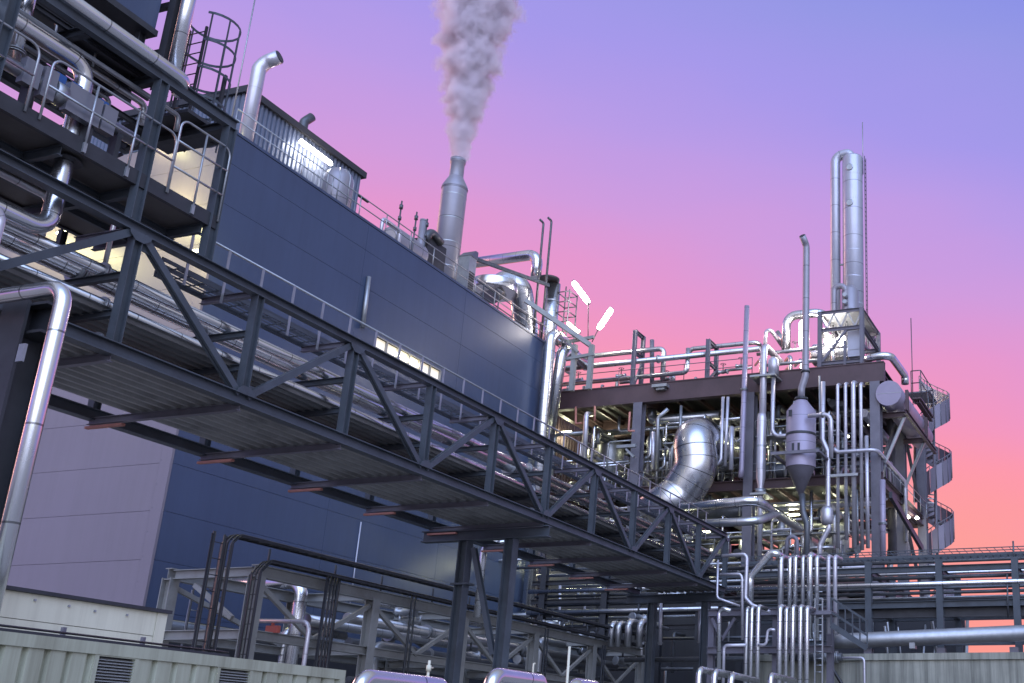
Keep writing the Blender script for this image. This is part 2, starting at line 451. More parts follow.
# ------------------------------------------------------------------ pipe bridge
BY0, BY1, BZ0, BZ1 = 18.0, 22.2, 8.60, 11.08
BX0, BX1 = 7.82, 46.7
bridge = thing('pipe_bridge', 'long blue grey steel truss bridge carrying rows of silver pipes', 'pipe bridge', (BX0, 20.1, 8.5))
for y in (BY0, BY1):
    MB().ibeam((BX0-6, y, BZ0), (BX1+.2, y, BZ0), .24, .26).build('lower_chord', 'navy', bridge)
    if y == BY0: MB().ibeam((BX0-6, y, BZ1), (BX1+.2, y, BZ1), .22, .20).build('upper_chord', 'navy', bridge)
for k in range(-2, 11):
    x = 14.42+3.24*k
    for y in (BY0, BY1):
        MB().ibeam((x, y, BZ0+.13), (x, y, BZ1-.10 if y == BY0 else 10.2), .19, .20, V((1, 0, 0))).build('vertical', 'navy', bridge)
        if y == BY0:
            gz = BZ1-.1 if k % 2 == 0 else BZ0+.1
            sgn = -1 if k % 2 == 0 else 1
            MB().poly_prism([(x-.26, y-.115, gz), (x+.26, y-.115, gz), (x+.23, y-.115, gz+sgn*.08), (x+.10, y-.115, gz+sgn*.18), (x-.10, y-.115, gz+sgn*.18), (x-.23, y-.115, gz+sgn*.08)], (0, -.014, 0)).build('gusset_plate', 'navy', bridge)
        if k < 10 and y == BY0:
            a, b = (BZ1-.1, BZ0+.1) if k % 2 == 0 else (BZ0+.1, BZ1-.1)
            mb = MB()
            for dy in (-.045, .045):
                mb.beam((x+.12, y+dy, a), (x+3.12, y+dy, b), .06, .15)
            # gusset plates
            mb.box((x-.02, y-.012, a-(.28 if k % 2 == 0 else -.02)), (x+.42, y+.012, a+(-.02 if k % 2 == 0 else .28)))
            mb.build('diagonal', 'navy', bridge)
    MB().ibeam((x, BY0-.02, BZ0-.17), (x, BY1+.05, BZ0-.16), .12, .16).build('floor_beam', 'plum2', bridge)
    MB().ibeam((x, BY0+.13, 9.34), (x, BY1-.13, 9.34), .12, .14).build('pipe_support_beam', 'navy', bridge)
    MB().ibeam((x, BY0+.13, 10.12), (x, BY1-.13, 10.12), .12, .14).build('pipe_support_beam', 'navy', bridge)
    MB().ibeam((x, BY0+.10, BZ1-.02), (x, 19.62, BZ1-.02), .12, .14).build('walkway_bracket', 'plum2', bridge)
    MB().box((x-.05, BY1-1.0, BZ0-.33), (x+.05, BY1+.1, BZ0-.275)).build('bracket_tip', 'rust', bridge)
# trapezoidal deck, ribs along the bridge
mb = MB(); dy0, dy1 = BY0+.13, BY1-1.15
n = int((dy1-dy0)/.30); prof = []
for i in range(n):
    for f, o in ((0, 0), (.5, 0), (.62, -1), (.88, -1)): prof.append((dy0+(i+f)*(dy1-dy0)/n, BZ0+.02+.085*o))
prof.append((dy1, BZ0+.02))
for (y, z) in prof: mb.v += [V((BX0-6, y, z)), V((BX1, y, z))]
for i in range(len(prof)-1): mb.face([2*i, 2*i+1, 2*i+3, 2*i+2])
mb.build('deck', 'deck', bridge)
# corrugated pipe shelf half way up
mb = MB(); y0_, y1_ = BY0+.25, BY0+2.3; n = 8; prof = []
for i in range(n):
    for f, o in ((0, 0), (.5, 0), (.62, -1), (.88, -1)): prof.append((y0_+(i+f)*(y1_-y0_)/n, 9.46+.07*o))
prof.append((y1_, 9.46))
for (y, z) in prof: mb.v += [V((BX0-6, y, z)), V((BX1, y, z))]
for i in range(len(prof)-1): mb.face([2*i, 2*i+1, 2*i+3, 2*i+2])
mb.build('pipe_shelf', 'deck', bridge)
# walkway on the upper chord
wk = MB()
for i in range(5): wk.box((16.3, 18.98+i*.13, BZ1+.10), (BX1, 18.992+i*.13, BZ1+.13))
for i in range(75): wk.box((16.3+i*.405, 18.95, BZ1+.105), (16.32+i*.405, 19.55, BZ1+.128))
wk.box((16.3, 19.56, BZ1+.02), (BX1, 19.60, BZ1+.16)).box((16.3, 18.90, BZ1+.06), (BX1, 18.93, BZ1+.14))
wk.build('walkway', 'navy', bridge)
br = thing('bridge_railing', 'long galvanised handrail along the walkway on top of the pipe bridge', 'railing', V((16.3, 18.86, BZ1)))
for h in (.56, 1.06): MB().tube([(16.3, 18.86, BZ1+h), (BX1, 18.86, BZ1+h)], .03, 8).build('top_rail' if h > 1 else 'middle_rail', 'galv', br)
for k in range(30): MB().box((16.4+k*1.035, 18.83, BZ1-.22), (16.465+k*1.035, 18.85, BZ1+1.06)).build('post', 'galv', br)
lad = MB()
for yy in (19.45, 19.75): lad.beam((16.3, yy, BZ1+.42), (BX1, yy, BZ1+.42), .03, .08)
for i in range(76): lad.box((16.4+i*.4, 19.45, BZ1+.40), (16.43+i*.4, 19.75, BZ1+.42))
for i in range(12): lad.box((16.6+i*2.7, 19.61, BZ1+.1), (16.66+i*2.7, 19.66, BZ1+.40))
lad.build('cable_ladder', 'navy', None, 'flat steel cable ladder running behind the handrail on the pipe bridge', 'cable ladder')

# supporting portal of the bridge
pt = thing('bridge_support', 'two legged steel portal with one slanting brace holding up the pipe bridge', 'steel support', (30.7, 20, 0))
MB().ibeam((30.7, BY0-.2, 8.22), (30.7, BY1+.3, 8.22), .3, .36).build('cross_head', 'navy', pt)
for y in (20.85, 19.15): MB().ibeam((30.7, y, 0), (30.7, y, 8.03), .34, .34, V((0, 1, 0))).build('column', 'navy', pt)
a = P(474, 548, X=30.6); b = P(493, 655, X=30.6)
MB().ibeam(a, b, .16, .16, V((1, 0, 0))).build('brace', 'navy', pt)
MB().box((30.5, 20.5, 6.6), (30.9, 21.15, 6.66)).build('stiffener', 'navy', pt)
b2 = thing('bridge_support', 'plain two legged steel portal under the far right end of the pipe bridge', 'steel support', (46.2, 20, 0))
MB().ibeam((46.2, BY0-.2, 8.22), (46.2, BY1+.3, 8.22), .3, .36).build('cross_head', 'navy', b2)
for y in (21.2, 18.6): MB().ibeam((46.2, y, 0), (46.2, y, 8.03), .34, .34, V((0, 1, 0))).build('column', 'navy', b2)

# pipes lying in the bridge
spec = [  # y, z, r, material, words
    (18.5, 8.86, .10, 'bright', 'thin polished pipe along the near edge of the bridge deck'),
    (19.2, 8.92, .15, 'jacket', 'medium silver pipe lying second from the near edge on the bridge deck'),
    (20.0, 8.90, .13, 'jacket', 'slender silver pipe in the middle of the bridge deck'),
    (18.55, 9.60, .10, 'bright', 'shiny slim pipe nearest the viewer on the middle shelf of the bridge'),
    (19.12, 9.62, .11, 'bright', 'shiny pipe second from the viewer on the middle shelf of the bridge'),
    (19.95, 9.66, .14, 'bright', 'stouter shiny pipe at the rear of the middle shelf of the bridge'),
    (18.75, 10.32, .12, 'bright', 'slim shiny pipe nearest the viewer in the top layer of the bridge'),
    (19.45, 10.42, .19, 'bright', 'thickest shiny pipe in the top layer of the bridge'),
    (20.6, 10.36, .13, 'bright', 'medium shiny pipe third in the top layer of the bridge'),
]
for y, z, r, m, lb in spec:
    pipe('bridge_pipe', lb, [(2, y, z), (BX1+1.5, y, z)], r, m, 'pipes running along the pipe bridge', seg=16, flanges=(.27, .62))

# ------------------------------------------------------------------ process frame
FX = 63.0
FY0 = P(876, 383, X=FX).y-.55; FY1 = 37.6
LV = [11.2, 17.45, 24.05]           # beam centre heights
fr = thing('process_structure', 'tall open brown steel frame full of pipework beside the hall', 'steel frame', (FX, FY0, 0))
ycols = [P(876, 400, X=FX).y, P(751, 420, X=FX).y, P(640, 403, X=FX).y, 37.2]
xcols = [63.0, 70.0, 77.0]
for x in xcols:
    for y in ycols:
        MB().ibeam((x, y, 0), (x, y, 23.4), .62, .68, V((1, 0, 0)), tf=.06, tw=.06).build('column', 'plum2', fr)
for x in xcols:
    MB().ibeam((x, FY0, 24.05), (x, FY1, 24.05), .5, 1.3, tf=.07, tw=.4 if x == 63 else .06).build('main_beam', 'plum', fr)
    for z in LV[:2]:
        MB().ibeam((x+.0, FY0+.2, z), (x+.0, FY1, z), .32, .62).build('floor_beam', 'plum', fr)
for y in ycols:
    MB().ibeam((63.3, y, 24.0), (77, y, 24.0), .4, .9).build('main_beam', 'plum', fr)
    for z in LV[:2]: MB().ibeam((63.4, y, z), (77, y, z), .3, .55).build('floor_beam', 'plum', fr)
for lev, z in enumerate((24.55, 17.65, 11.4)):
    jo = MB(); k = 0
    y = FY0+1.0
    while y < FY1-.5:
        jo.ibeam((63.3, y, z-.2), (76.8, y, z-.2), .16, .28); y += 1.55
    jo.build('floor_joist', 'plum', fr)
# floor plates with openings
gr = MB(); gr.box((63.3, FY0+.3, 24.70), (77, FY1, 24.74)); gr.build('floor_plate', 'black', fr)
gr = MB(); gr.box((64.2, FY0+.3, 17.72), (76, 27.0, 17.76)); gr.box((68, 28, 17.72), (76.9, FY1, 17.76)); gr.build('floor_plate', 'black', fr)
gr = MB(); gr.box((63.3, FY0+.3, 11.5), (77, FY1, 11.54)); gr.build('floor_plate', 'black', fr)
def brace(a, b, m='plum2', w=.2): MB().ibeam(a, b, w, w).build('brace', m, fr)
brace((77, ycols[0], 11.5), (70.2, ycols[0], 17.3)); brace((63.3, ycols[0], 17.7), (69.8, ycols[0], 23.4)); brace((77, ycols[0], 17.7), (70.2, ycols[0], 23.4))
brace((77, ycols[2], 11.5), (77, ycols[1], 17.3)); brace((77, ycols[3], 17.7), (77, ycols[2], 23.4))
brace((70, ycols[3], 11.5), (77, ycols[3], 17.3))

# ================================================================== ACCESS PLATFORM top left
AX = 16.1
pf = thing('access_platform', 'dark two level steel access platform standing on the pipe bridge at upper left', 'platform', (AX, 18, BZ1))
PZ0 = 12.08; TZ = 14.42
for y in (18.0, 21.1):
    MB().beam((1, y, PZ0-.02), (AX+.06, y, PZ0-.02), .10, .30).build('edge_beam', 'black', pf)
    MB().ibeam((1, y, TZ), (AX+.12, y, TZ), .16, .24).build('top_beam', 'navy', pf)
    for x in ((AX-.02, 14.25, 11.06, 7.82) if y < 20 else (12.4, 9.6)):
        MB().ibeam((x, y, BZ1+.12), (x, y, TZ-.12), .20, .22, V((1, 0, 0))).build('column', 'navy', pf)
MB().box((1, 18.06, PZ0-.12), (AX, 21.05, PZ0-.06)).build('floor_plate', 'floor', pf)
fj = MB()
for x in (AX-.2, 14.25, 12.6, 11.06, 9.4, 7.82): fj.ibeam((x, 18.05, PZ0-.26), (x, 21.05, PZ0-.26), .1, .2)
for y in (19.0, 20.05): fj.ibeam((1, y, PZ0-.23), (AX, y, PZ0-.23), .08, .14)
fj.build('floor_joist', 'navy', pf)
for x in (AX, 14.25, 12.6, 11.06, 9.4): MB().ibeam((x, 18.1, TZ-.02), (x, 21.0, TZ-.02), .14, .2).build('top_cross_beam', 'black', pf)
up = MB()
for y in (18.6, 19.1, 19.6, 20.2, 20.7): up.ibeam((1, y, TZ+.12), (AX-1.2 if y < 20 else AX, y, TZ+.12), .08, .12)
up.box((1, 19.2, TZ+.2), (12.4, 21.1, TZ+.24)); up.box((12.9, 18.3, TZ+.2), (14.4, 19.6, TZ+.24))
up.build('upper_grating', 'black', pf)
for (xa, xb) in ((14.25, AX),): MB().beam((xa, 21.1, PZ0+.2), (xb, 21.1, TZ-.2), .08, .08).build('brace', 'black', pf)
# light brackets below the platform
fr2 = MB()
for x in (12.6, 13.6, 15.2): fr2.ibeam((x, 21.1, BZ1), (x, 21.1, PZ0-.2), .12, .14, V((1, 0, 0)))
fr2.build('hanger', 'black', pf)

railing('platform_railing', 'short galvanised handrail at the left end of the upper left platform', [(7, 17.93, PZ0), (P(23, 118, Y=17.93).x, 17.93, PZ0)], h=1.32, gap=1.6, plate=True, loop=True)
railing('platform_railing', 'longest galvanised handrail in the middle of the upper left platform edge', [(P(38, 124, Y=17.93).x, 17.93, PZ0), (P(166, 193, Y=17.93).x, 17.93, PZ0)], h=1.30, gap=.98, plate=True, loop=True)
railing('platform_railing', 'tall galvanised handrail with three rails at the right end of the upper left platform', [(P(167, 194, Y=17.93).x, 17.93, PZ0), (AX+.05, 17.93, PZ0)], h=1.72, gap=.55, plate=True, rails=(.36, .70, 1.0), loop=True)
railing('platform_railing', 'dark handrail along the rear edge of the upper left platform', [(9, 21.15, PZ0), (AX, 21.15, PZ0)], h=1.1, gap=1.0, m='black')

# pipes and gear on the platform
pipe('process_pipe', 'long shiny silver pipe along the front top edge of the upper left platform', [(4, 17.95, 14.72), (14.72, 17.95, 14.62), (14.9, 18.3, 14.5)], PR(V((13.5, 18, 14.6)), 14), 'bright', seg=16)
a = P(190, -5, Y=18.3); b = V((a.x, a.y, 14.7))
pipe('process_pipe', 'upright silver pipe rising off the top of the upper left platform beside the ladder cage', [b, b+ZU*4.5], PR(a, 13), 'bright', seg=16)
pipe('process_pipe', 'thick silver pipe that bends down through the platform floor and turns left below it', [V((5, 18.46, 13.92)), V((13.0, 18.46, 13.92)), V((13.0, 18.46, 10.43)), V((5, 18.46, 10.43))], .165, 'bright', seg=18, fillet=.36)
MB().lathe((13.0, 18.46, PZ0-.2), [(.3, 0), (.3, .03)], 20).build('pipe_collar', 'black', None, 'dark round collar plate where the thick pipe passes the platform floor', 'collar')
a = P(14, 55, Y=18.6)
pipe('process_pipe', 'short upright silver pipe with a bolted collar at the far upper left corner', [V((a.x, 18.6, a.z+3)), V((a.x, 18.6, a.z-.15))], PR(a, 13), 'bright', seg=16, flanges=(.93,))
a = P(3, 212, Y=17.6); b = P(3, 300, Y=17.6)
pipe('process_pipe', 'pale pipe elbow at the left edge of the view below the platform', [V((a.x-1.5, 17.6, a.z)), a, V((a.x, 17.6, 7.0))], PR(a, 9), 'pale', fillet=.2)
# insulated valve line
vl = thing('insulated_valve_line', 'blue grey insulated pipe with flat valve boxes behind the platform handrail', 'pipe', V((10, 18.7, 12.9)))
a0, a1 = P(2, 62, Y=18.2), P(137, 140, Y=18.2)
def onl(px):
    a, b = a0, a1
    lo, hi = 0., 1.
    for _ in range(40):
        m = (lo+hi)/2; p = lerp(a, b, m)
        # horizontal pixel of p
        d = p-V((0, 0, EYE)); x = C_X+F_PX*d.dot(RT)/d.dot(FW)
        if x < px: lo = m
        else: hi = m
    return lerp(a, b, lo)
zc = (a0.z+a1.z)/2
def lp(px): p = onl(px); return V((p.x, 18.2, zc))
MB().tube([V((5, 18.2, zc)), lp(136)], .13, 14).build('pipe_run', 'jacket', vl)
for (u0, u1, h) in ((18, 34, .25), (37, 50, .30), (62, 95, .29), (97, 110, .27)):
    p0, p1 = lp(u0), lp(u1)
    MB().box((p0.x, 18.04, zc-h), (p1.x, 18.2, zc+h)).build('valve_box', 'stack2', vl)
p0, p1 = lp(51), lp(62)
MB().tube([p0, p1], .21, 18).build('end_drum', 'galv', vl)
for u in (58, 74, 101):
    p0 = lp(u)
    MB().box((p0.x-.08, 18.24, zc+.25), (p0.x+.12, 18.42, zc+.44)).tube([(p0.x, 18.3, zc), (p0.x, 18.3, zc+.3)], .05, 8).build('actuator', 'blue', vl)
for u in (30, 91, 118):
    p0 = lp(u); MB().box((p0.x-.05, 18.1, PZ0-.06), (p0.x+.05, 18.3, zc-.1)).build('pipe_support', 'black', vl)
for i, (pts, lb) in enumerate([
    ([(28, 0), (50, 14), (57, 24), (52, 52)], 'thin curved conduit left of centre under the upper platform grating'),
    ([(60, 12), (92, 38), (97, 48), (89, 82)], 'thin curved conduit right of centre under the upper platform grating')]):
    pipe('conduit', lb, [P(x, y, Y=18.9) for x, y in pts], .025, 'galv', seg=8, fillet=.12)
for i, (yy, zz, rr_, m) in enumerate([(18.5, 14.18, .05, 'galv'), (18.9, 14.22, .07, 'jacket'), (19.3, 14.12, .05, 'galv'), (19.7, 14.2, .09, 'jacket'), (20.1, 14.1, .05, 'darkpipe'), (20.6, 14.2, .07, 'galv')]):
    pipe('ceiling_pipe', f'{ORD[i]} from the front of six thin pipes under the upper platform grating', [V((4, yy, zz)), V((15.2-.5*i, yy, zz)), V((15.2-.5*i, yy, zz-.35-.1*i))], rr_, m, 'thin pipes under the upper platform grating', 8)
for i, (yy, rr_) in enumerate([(18.9, .05), (19.6, .08), (20.4, .06)]):
    pipe('underfloor_pipe', f'{ORD[i]} from the front of three pipes slung under the lower platform floor', [V((3, yy, PZ0-.42)), V((14.6-.9*i, yy, PZ0-.42)), V((14.6-.9*i, yy, 10.4))], rr_, 'jacket', 'pipes slung under the platform floor', 10)
for i, (x, z) in enumerate([(12.2, 13.2), (13.9, 13.0), (15.0, 13.1)]):
    t = thing('junction_box', ['grey junction box on a post at the rear of the platform, leftmost', 'grey junction box on a post at the rear of the platform, in the middle', 'grey junction box on a post at the rear of the platform, rightmost'][i], 'junction box', V((x, 20.9, PZ0)))
    MB().box((x-.16, 20.8, z-.2), (x+.16, 20.95, z+.2)).build('box', 'galv', t)
    MB().tube([(x, 20.92, PZ0-.05), (x, 20.92, z-.2)], .035, 8).build('post', 'black', t)
# cladded unit on the upper deck
e1 = P(155, 30, Y=18.7)
un = thing('equipment_container', 'raised blue clad equipment box with dark underside at the top left', 'equipment box', (e1.x-3, 19, e1.z))
MB().box((e1.x-6, 18.7, e1.z), (e1.x, 22.5, e1.z+3.0)).build('body', 'wall', un)
MB().box((e1.x-6.05, 18.66, e1.z-.14), (e1.x+.05, 22.5, e1.z-.003)).build('underframe', 'black', un)
for x in (e1.x-.15, e1.x-3):
    for y in (18.9, 21.0): MB().ibeam((x, y, TZ+.1), (x, y, e1.z-.14), .16, .16, V((1, 0, 0))).build('leg', 'black', un)
MB().ibeam((e1.x+.35, 18.7, TZ+.1), (e1.x+.35, 18.7, e1.z+3.4), .18, .2, V((1, 0, 0))).ibeam((e1.x+.35, 20.6, TZ+.1), (e1.x+.35, 20.6, e1.z+3.4), .18, .2, V((1, 0, 0))).beam((e1.x+.35, 18.7, e1.z+.9), (e1.x+.35, 20.6, e1.z+.9), .1, .14).beam((e1.x+.35, 18.7, e1.z-.3), (e1.x+.35, 20.6, e1.z-.3), .1, .14).build('door_post', 'black', un)
# caged ladder
cg = P(207, 66, Y=19.6)
cl = thing('caged_ladder', 'dark steel ladder inside a round safety cage against the pink sky', 'ladder', V((cg.x, cg.y, TZ)))
R0 = .56
zt = P(209, 22, Y=19.6).z
for k in range(5):
    z = zt-k*.72
    pts = [V((cg.x+R0*math.cos(t), cg.y+R0*math.sin(t), z)) for t in [math.radians(-150+k2*15) for k2 in range(0, 21)]]
    m = MB()
    for p, q in zip(pts[:-1], pts[1:]): m.beam(p, q, .012, .06)
    m.build('cage_hoop', 'navy', cl)
for t in (-140, -100, -60, -20, 20, 60, 100, 140):
    c_, s_ = math.cos(math.radians(t)), math.sin(math.radians(t))
    MB().box((cg.x+R0*c_-.02, cg.y+R0*s_-.006, zt-3.1), (cg.x+R0*c_+.02, cg.y+R0*s_+.006, zt)).build('cage_bar', 'navy', cl)
for dy in (-.25, .25): MB().beam((cg.x-.42, cg.y+dy, TZ), (cg.x-.42, cg.y+dy, zt-.35), .05, .05, V((1, 0, 0))).build('stringer', 'black', cl)
for k in range(10): MB().tube([(cg.x-.42, cg.y-.25, TZ+.2+k*.28), (cg.x-.42, cg.y+.25, TZ+.2+k*.28)], .014, 6).build('rung', 'black', cl)
MB().box((cg.x-1.0, 18.7, TZ+.12), (cg.x+.3, 20.6, TZ+.2)).beam((cg.x+.2, 19.2, TZ+.1), (cg.x+.2, 19.2, TZ+1.9), .07, .07, V((1, 0, 0))).build('landing', 'black', cl)
a = P(233, 112, Y=35.8); b = P(246, -20, X=a.x)
MB().tube([V((a.x, a.y, HZ-.2)), V((a.x, a.y, b.z))], .03, 6).build('lightning_rod', 'galv', None, 'thin tall lightning rod at the near roof corner of the blue hall', 'lightning rod')

# warm floodlights on the end wall behind the platform
def lamp_fix(name, label, a, b, power, col, mt='lampw', r=.06, light=True, off=V((0, 0, -.25)), rad=.12, cat='lamp', group=None, pole=None):
    a = V(a); b = V(b)
    t = thing(name, label, cat, (a+b)/2, group)
    d = (b-a).normalized()
    MB().lathe(a, [(r*.45, -r*.5), (r*.8, -r*.15), (r, r*.6), (r, (b-a).length-r*.6), (r*.8, (b-a).length+r*.15), (r*.45, (b-a).length+r*.5)], 14, axis=d).build('tube', mt, t)
    MB().tube([a-d*(.08+r*.5), a-d*r*.5], r*.6, 10).build('end_cap', 'galv', t); MB().tube([b+d*r*.5, b+d*(.08+r*.5)], r*.6, 10).build('end_cap', 'galv', t)
    MB().beam(a+ZU*(r+.03), b+ZU*(r+.03), r*1.6, .04).build('housing', 'galv', t)
    if pole is not None: MB().tube([b+d*.05, pole], .035, 6).build('pole', 'black', t)
    if light:
        ld = bpy.data.lights.new('lamp_light', 'POINT'); ld.energy = power; ld.color = col; ld.shadow_soft_size = rad
        lo = bpy.data.objects.new('lamp_light', ld); C.objects.link(lo); lo.parent = t; lo.location = off
    return t
WARM = (1, .94, .36)
for (px, py, pw, lb) in [(22, 222, 480, 'warm lamp tube on the end wall seen below the platform at far left'), (64, 232, 300, 'warm lamp tube low on the end wall behind the downward pipe'),
                         (150, 196, 700, 'warm lamp tube on the end wall behind the middle of the platform handrail'), (192, 252, 260, 'warm lamp tube on the end wall beside the hall corner')]:
    w = P(px, py, X=HX-1.3)
    lamp_fix('wall_lamp', lb, w-V((0, .4, 0)), w+V((0, .4, 0)), pw, WARM, 'lampy', .05, off=V((-.1, 0, -.1)), rad=.3)
w = P(163, 142, X=HX-.3)
lamp_fix('wall_lamp', 'small bright lamp near the top of the end wall behind the platform column', w-V((0, .5, 0)), w+V((0, .5, 0)), 60, WARM, 'lampy', .06, off=V((-.5, 0, 0)), rad=.2)

# ------------------------------------------------------------------ portal at the left edge with its pipe
lp_ = thing('steel_portal', 'dark steel portal frame with wide flange column at the left edge', 'steel support', (8.9, 12, 0))
MB().ibeam((8.95, 12.62, 0), (8.95, 12.62, 6.62), .42, .46, V((1, 0, 0))).build('column', 'black', lp_)
MB().ibeam((8.95, 12.2, 6.42), (8.95, 16.6, 6.42), .3, .40).build('cross_head', 'black', lp_)
MB().ibeam((8.95, 16.3, 0), (8.95, 16.3, 6.25), .42, .46, V((1, 0, 0))).build('column', 'black', lp_)
MB().box((8.70, 12.26, 5.82), (8.735, 12.36, 6.04)).build('plate', 'galv', lp_)
a = P(64, 285, X=8.45)
pipe('process_pipe', 'polished pipe bending down beside the dark steel portal at the left edge', [V((8.45, 16.5, a.z-.02)), V((8.45, a.y-.05, a.z-.02)), V((8.45, a.y-.05, 0))], PR(a, 15.5), 'bright', seg=20, fillet=.24)
for z in (5.9, 3.2):
    pass

# ================================================================== ROOF OF THE HALL
railing('roof_railing', 'long galvanised railing along the roof edge of the blue hall', [(HX+.1, HY+.15, HZ+.03), (HX1-.1, HY+.15, HZ+.03)], h=1.15, gap=2.15, rr=.03)
b0 = P(247, 132, Y=38.6); t0 = P(256, 68, X=b0.x); t1 = P(272, 53, X=b0.x)
pipe('vent_pipe', 'tall grey vent pipe with a hooked open end on the hall roof', [V((b0.x, 38.6, HZ)), V((b0.x, 38.6, t0.z-.1)), V((b0.x+.15, 38.4, t0.z+.35)), V((b0.x+.28, 37.75, t0.z+.60))], PR(b0, 14), 'pale', seg=18, fillet=.5)
c0 = P(303, 128, Y=47); 
pipe('vent_pipe', 'dark stub vent with slanted open end above the penthouse roof', [V((c0.x, 47, PZ-1)), V((c0.x, 47, P(304, 122, Y=47).z)), P(312, 117, X=c0.x+.4)], PR(c0, 9), 'darkpipe', seg=14, fillet=.3)
lamp_fix('wall_lamp', 'bright white lamp tube under the eave of the ribbed penthouse', P(300, 141, Y=41.4), P(331, 164, Y=41.4), 110, (1, .94, .86), 'lampw', .11, off=V((0, -.35, -.35)), rad=.25)
dm = P(337, 190, Y=39.3); r0 = PR(dm, 29)
dome = thing('dome_vent', 'white ribbed dome hood on the roof below the bright penthouse lamp', 'roof hood', (dm.x, 39.3, HZ))
zt = P(337, 167, Y=39.3).z
MB().lathe((dm.x, 39.3, HZ), [(r0, 0), (r0, zt-HZ-r0)]+[(r0*math.cos(t*math.pi/16), zt-HZ-r0+r0*math.sin(t*math.pi/16)) for t in range(1, 9)], 28).build('shell', 'stackm', dome)
rb = MB()
for k in range(8):
    an = 2*math.pi*k/8
    pts = [V((dm.x+(r0+.01)*math.cos(t*math.pi/16)*math.cos(an), 39.3+(r0+.01)*math.cos(t*math.pi/16)*math.sin(an), zt-r0+(r0+.01)*math.sin(t*math.pi/16))) for t in range(0, 9)]
    rb.tube([pts[0]-ZU*1.5]+pts, .03, 6, 0)
rb.build('rib', 'galv', dome)

MB().tube([V((b0.x+.272, 37.79, t0.z+.585)), V((b0.x+.287, 37.715, t0.z+.614))], PR(b0, 12.6), 18).build('vent_mouth', 'black', [o for o in bpy.data.objects if o.get('label', '').startswith('tall grey vent pipe')][0])  # black disc stands in for the dark inside of the capped end
# chimney with steam
CXm, CYm = 56.26, 42.0
def zof(py): return P(447+(262-py)*.088, py, X=CXm).z
rc = PR(V((CXm, CYm, 36)), 25)
ch = thing('chimney', 'round clad chimney with tapered neck giving off a plume of steam', 'chimney', (CXm, CYm, HZ))
z1, z2, z3 = zof(188), zof(178), zof(160)
MB().lathe((CXm, CYm, 0), [(rc, HZ), (rc, z1)], 32, cap1=False).build('shaft', 'stackm', ch)
MB().lathe((CXm, CYm, 0), [(rc*1.04, z1-.15), (rc*1.04, z1), (rc*.58, z2)], 32, cap0=False, cap1=False).build('cone', 'stackm', ch)
MB().lathe((CXm, CYm, 0), [(rc*.57, z2), (rc*.56, z3-.35), (rc*.62, z3-.3), (rc*.62, z3), (rc*.5, z3), (rc*.48, z2)], 28, cap0=False, cap1=False).build('mouth', 'stackm', ch)
rg = MB()
for k in range(5):
    z = z1-.8-k*1.75
    rg.lathe((CXm, CYm, 0), [(rc*1.012, z), (rc*1.02, z+.03), (rc*1.012, z+.06)], 32, cap0=False, cap1=False)
rg.build('joint_band', 'galv', ch)

# roof equipment left to right
def vcyl(name, label, px, y0, y1, Y, wpx, m='jacket', cat='vessel', dome_=False, base=None, cone=0, group=None):
    a = P(px, y0, Y=Y); r = PR(a, wpx); zt = P(px, y1, X=a.x).z if base is None else P(px, y1, Y=Y).z
    zb = a.z if base is None else base
    prof = [(r, 0), (r, zt-zb-(r*.6 if dome_ else 0))]
    if dome_: prof += [(r*math.cos(t*math.pi/12), zt-zb-r*.6+r*.6*math.sin(t*math.pi/12)) for t in range(1, 7)]
    t = thing(name, label, cat, V((a.x, Y, zb)), group)
    MB().lathe((a.x, Y, zb), prof, 24).build('shell', m, t)
    rg = MB(); n = max(1, int((zt-zb)/1.6))
    for k in range(n): rg.lathe((a.x, Y, zb), [(r*1.015, .4+k*1.6), (r*1.03, .44+k*1.6), (r*1.015, .48+k*1.6)], 24, cap0=False, cap1=False)
    rg.build('joint_band', 'galv', t)
    return a, r, zb, zt
def mast(label, px, ytop, Y, base, px2=None, r=.05, m='darkpipe', cat='mast', name='mast'):
    a = P(px, ytop, Y=Y)
    t = thing(name, label, cat, V((a.x, Y, base)))
    MB().tube([V((a.x, Y, base)), V((a.x, Y, a.z))], r, 6).build('pole', m, t)
    MB().tube([V((a.x, Y, a.z-.5)), V((a.x, Y, a.z-.25))], r*2.2, 8).tube([V((a.x, Y, a.z-1.2)), V((a.x, Y, a.z-1.0))], r*2.0, 8).build('clamp', m, t)
mast('thin dark mast left of two on the hall roof before the chimney', 402, 201, 38.6, HZ)
mast('thin dark mast right of two on the hall roof before the chimney', 417, 212, 38.6, HZ)
mast('short dark mast close behind the pale vertical cylinder on the roof', 427.5, 219, 38.8, HZ)
a = P(383, 218, Y=37.2)
pipe('vent_pipe', 'small bent grey pipe loop at the roof edge left of the rooftop tank', [V((a.x, 37.2, HZ)), V((a.x, 37.2, a.z)), V((a.x+1.5, 37.2, a.z-.05)), V((a.x+1.5, 37.2, HZ))], .10, 'pale', fillet=.2)
a = P(388, 236, Y=39.5); b = P(420, 248, Y=39.5)
rt = thing('roof_tank', 'pale grey horizontal tank lying on the hall roof left of the chimney', 'tank', V((a.x, 39.5, HZ)))
zc2 = P(404, 249, Y=39.5).z
MB().lathe((a.x, 39.5, zc2), [(.5, 0), (.8, .12), (.85, .3), (.85, 2.6), (.8, 2.8), (.5, 2.9)], 22, axis=(1, 0, 0)).build('shell', 'stackm', rt)
MB().box((a.x+.5, 39.0, HZ), (a.x+.8, 40, zc2-.5)).box((a.x+2.2, 39.0, HZ), (a.x+2.5, 40, zc2-.5)).build('saddle', 'black', rt)
vcyl('vent_cylinder', 'pale upright cylinder on the roof just left of the chimney', 421, 240, 218, 39.0, 7, 'stackm', 'vent', base=HZ)
a = P(430, 236, Y=40.5)
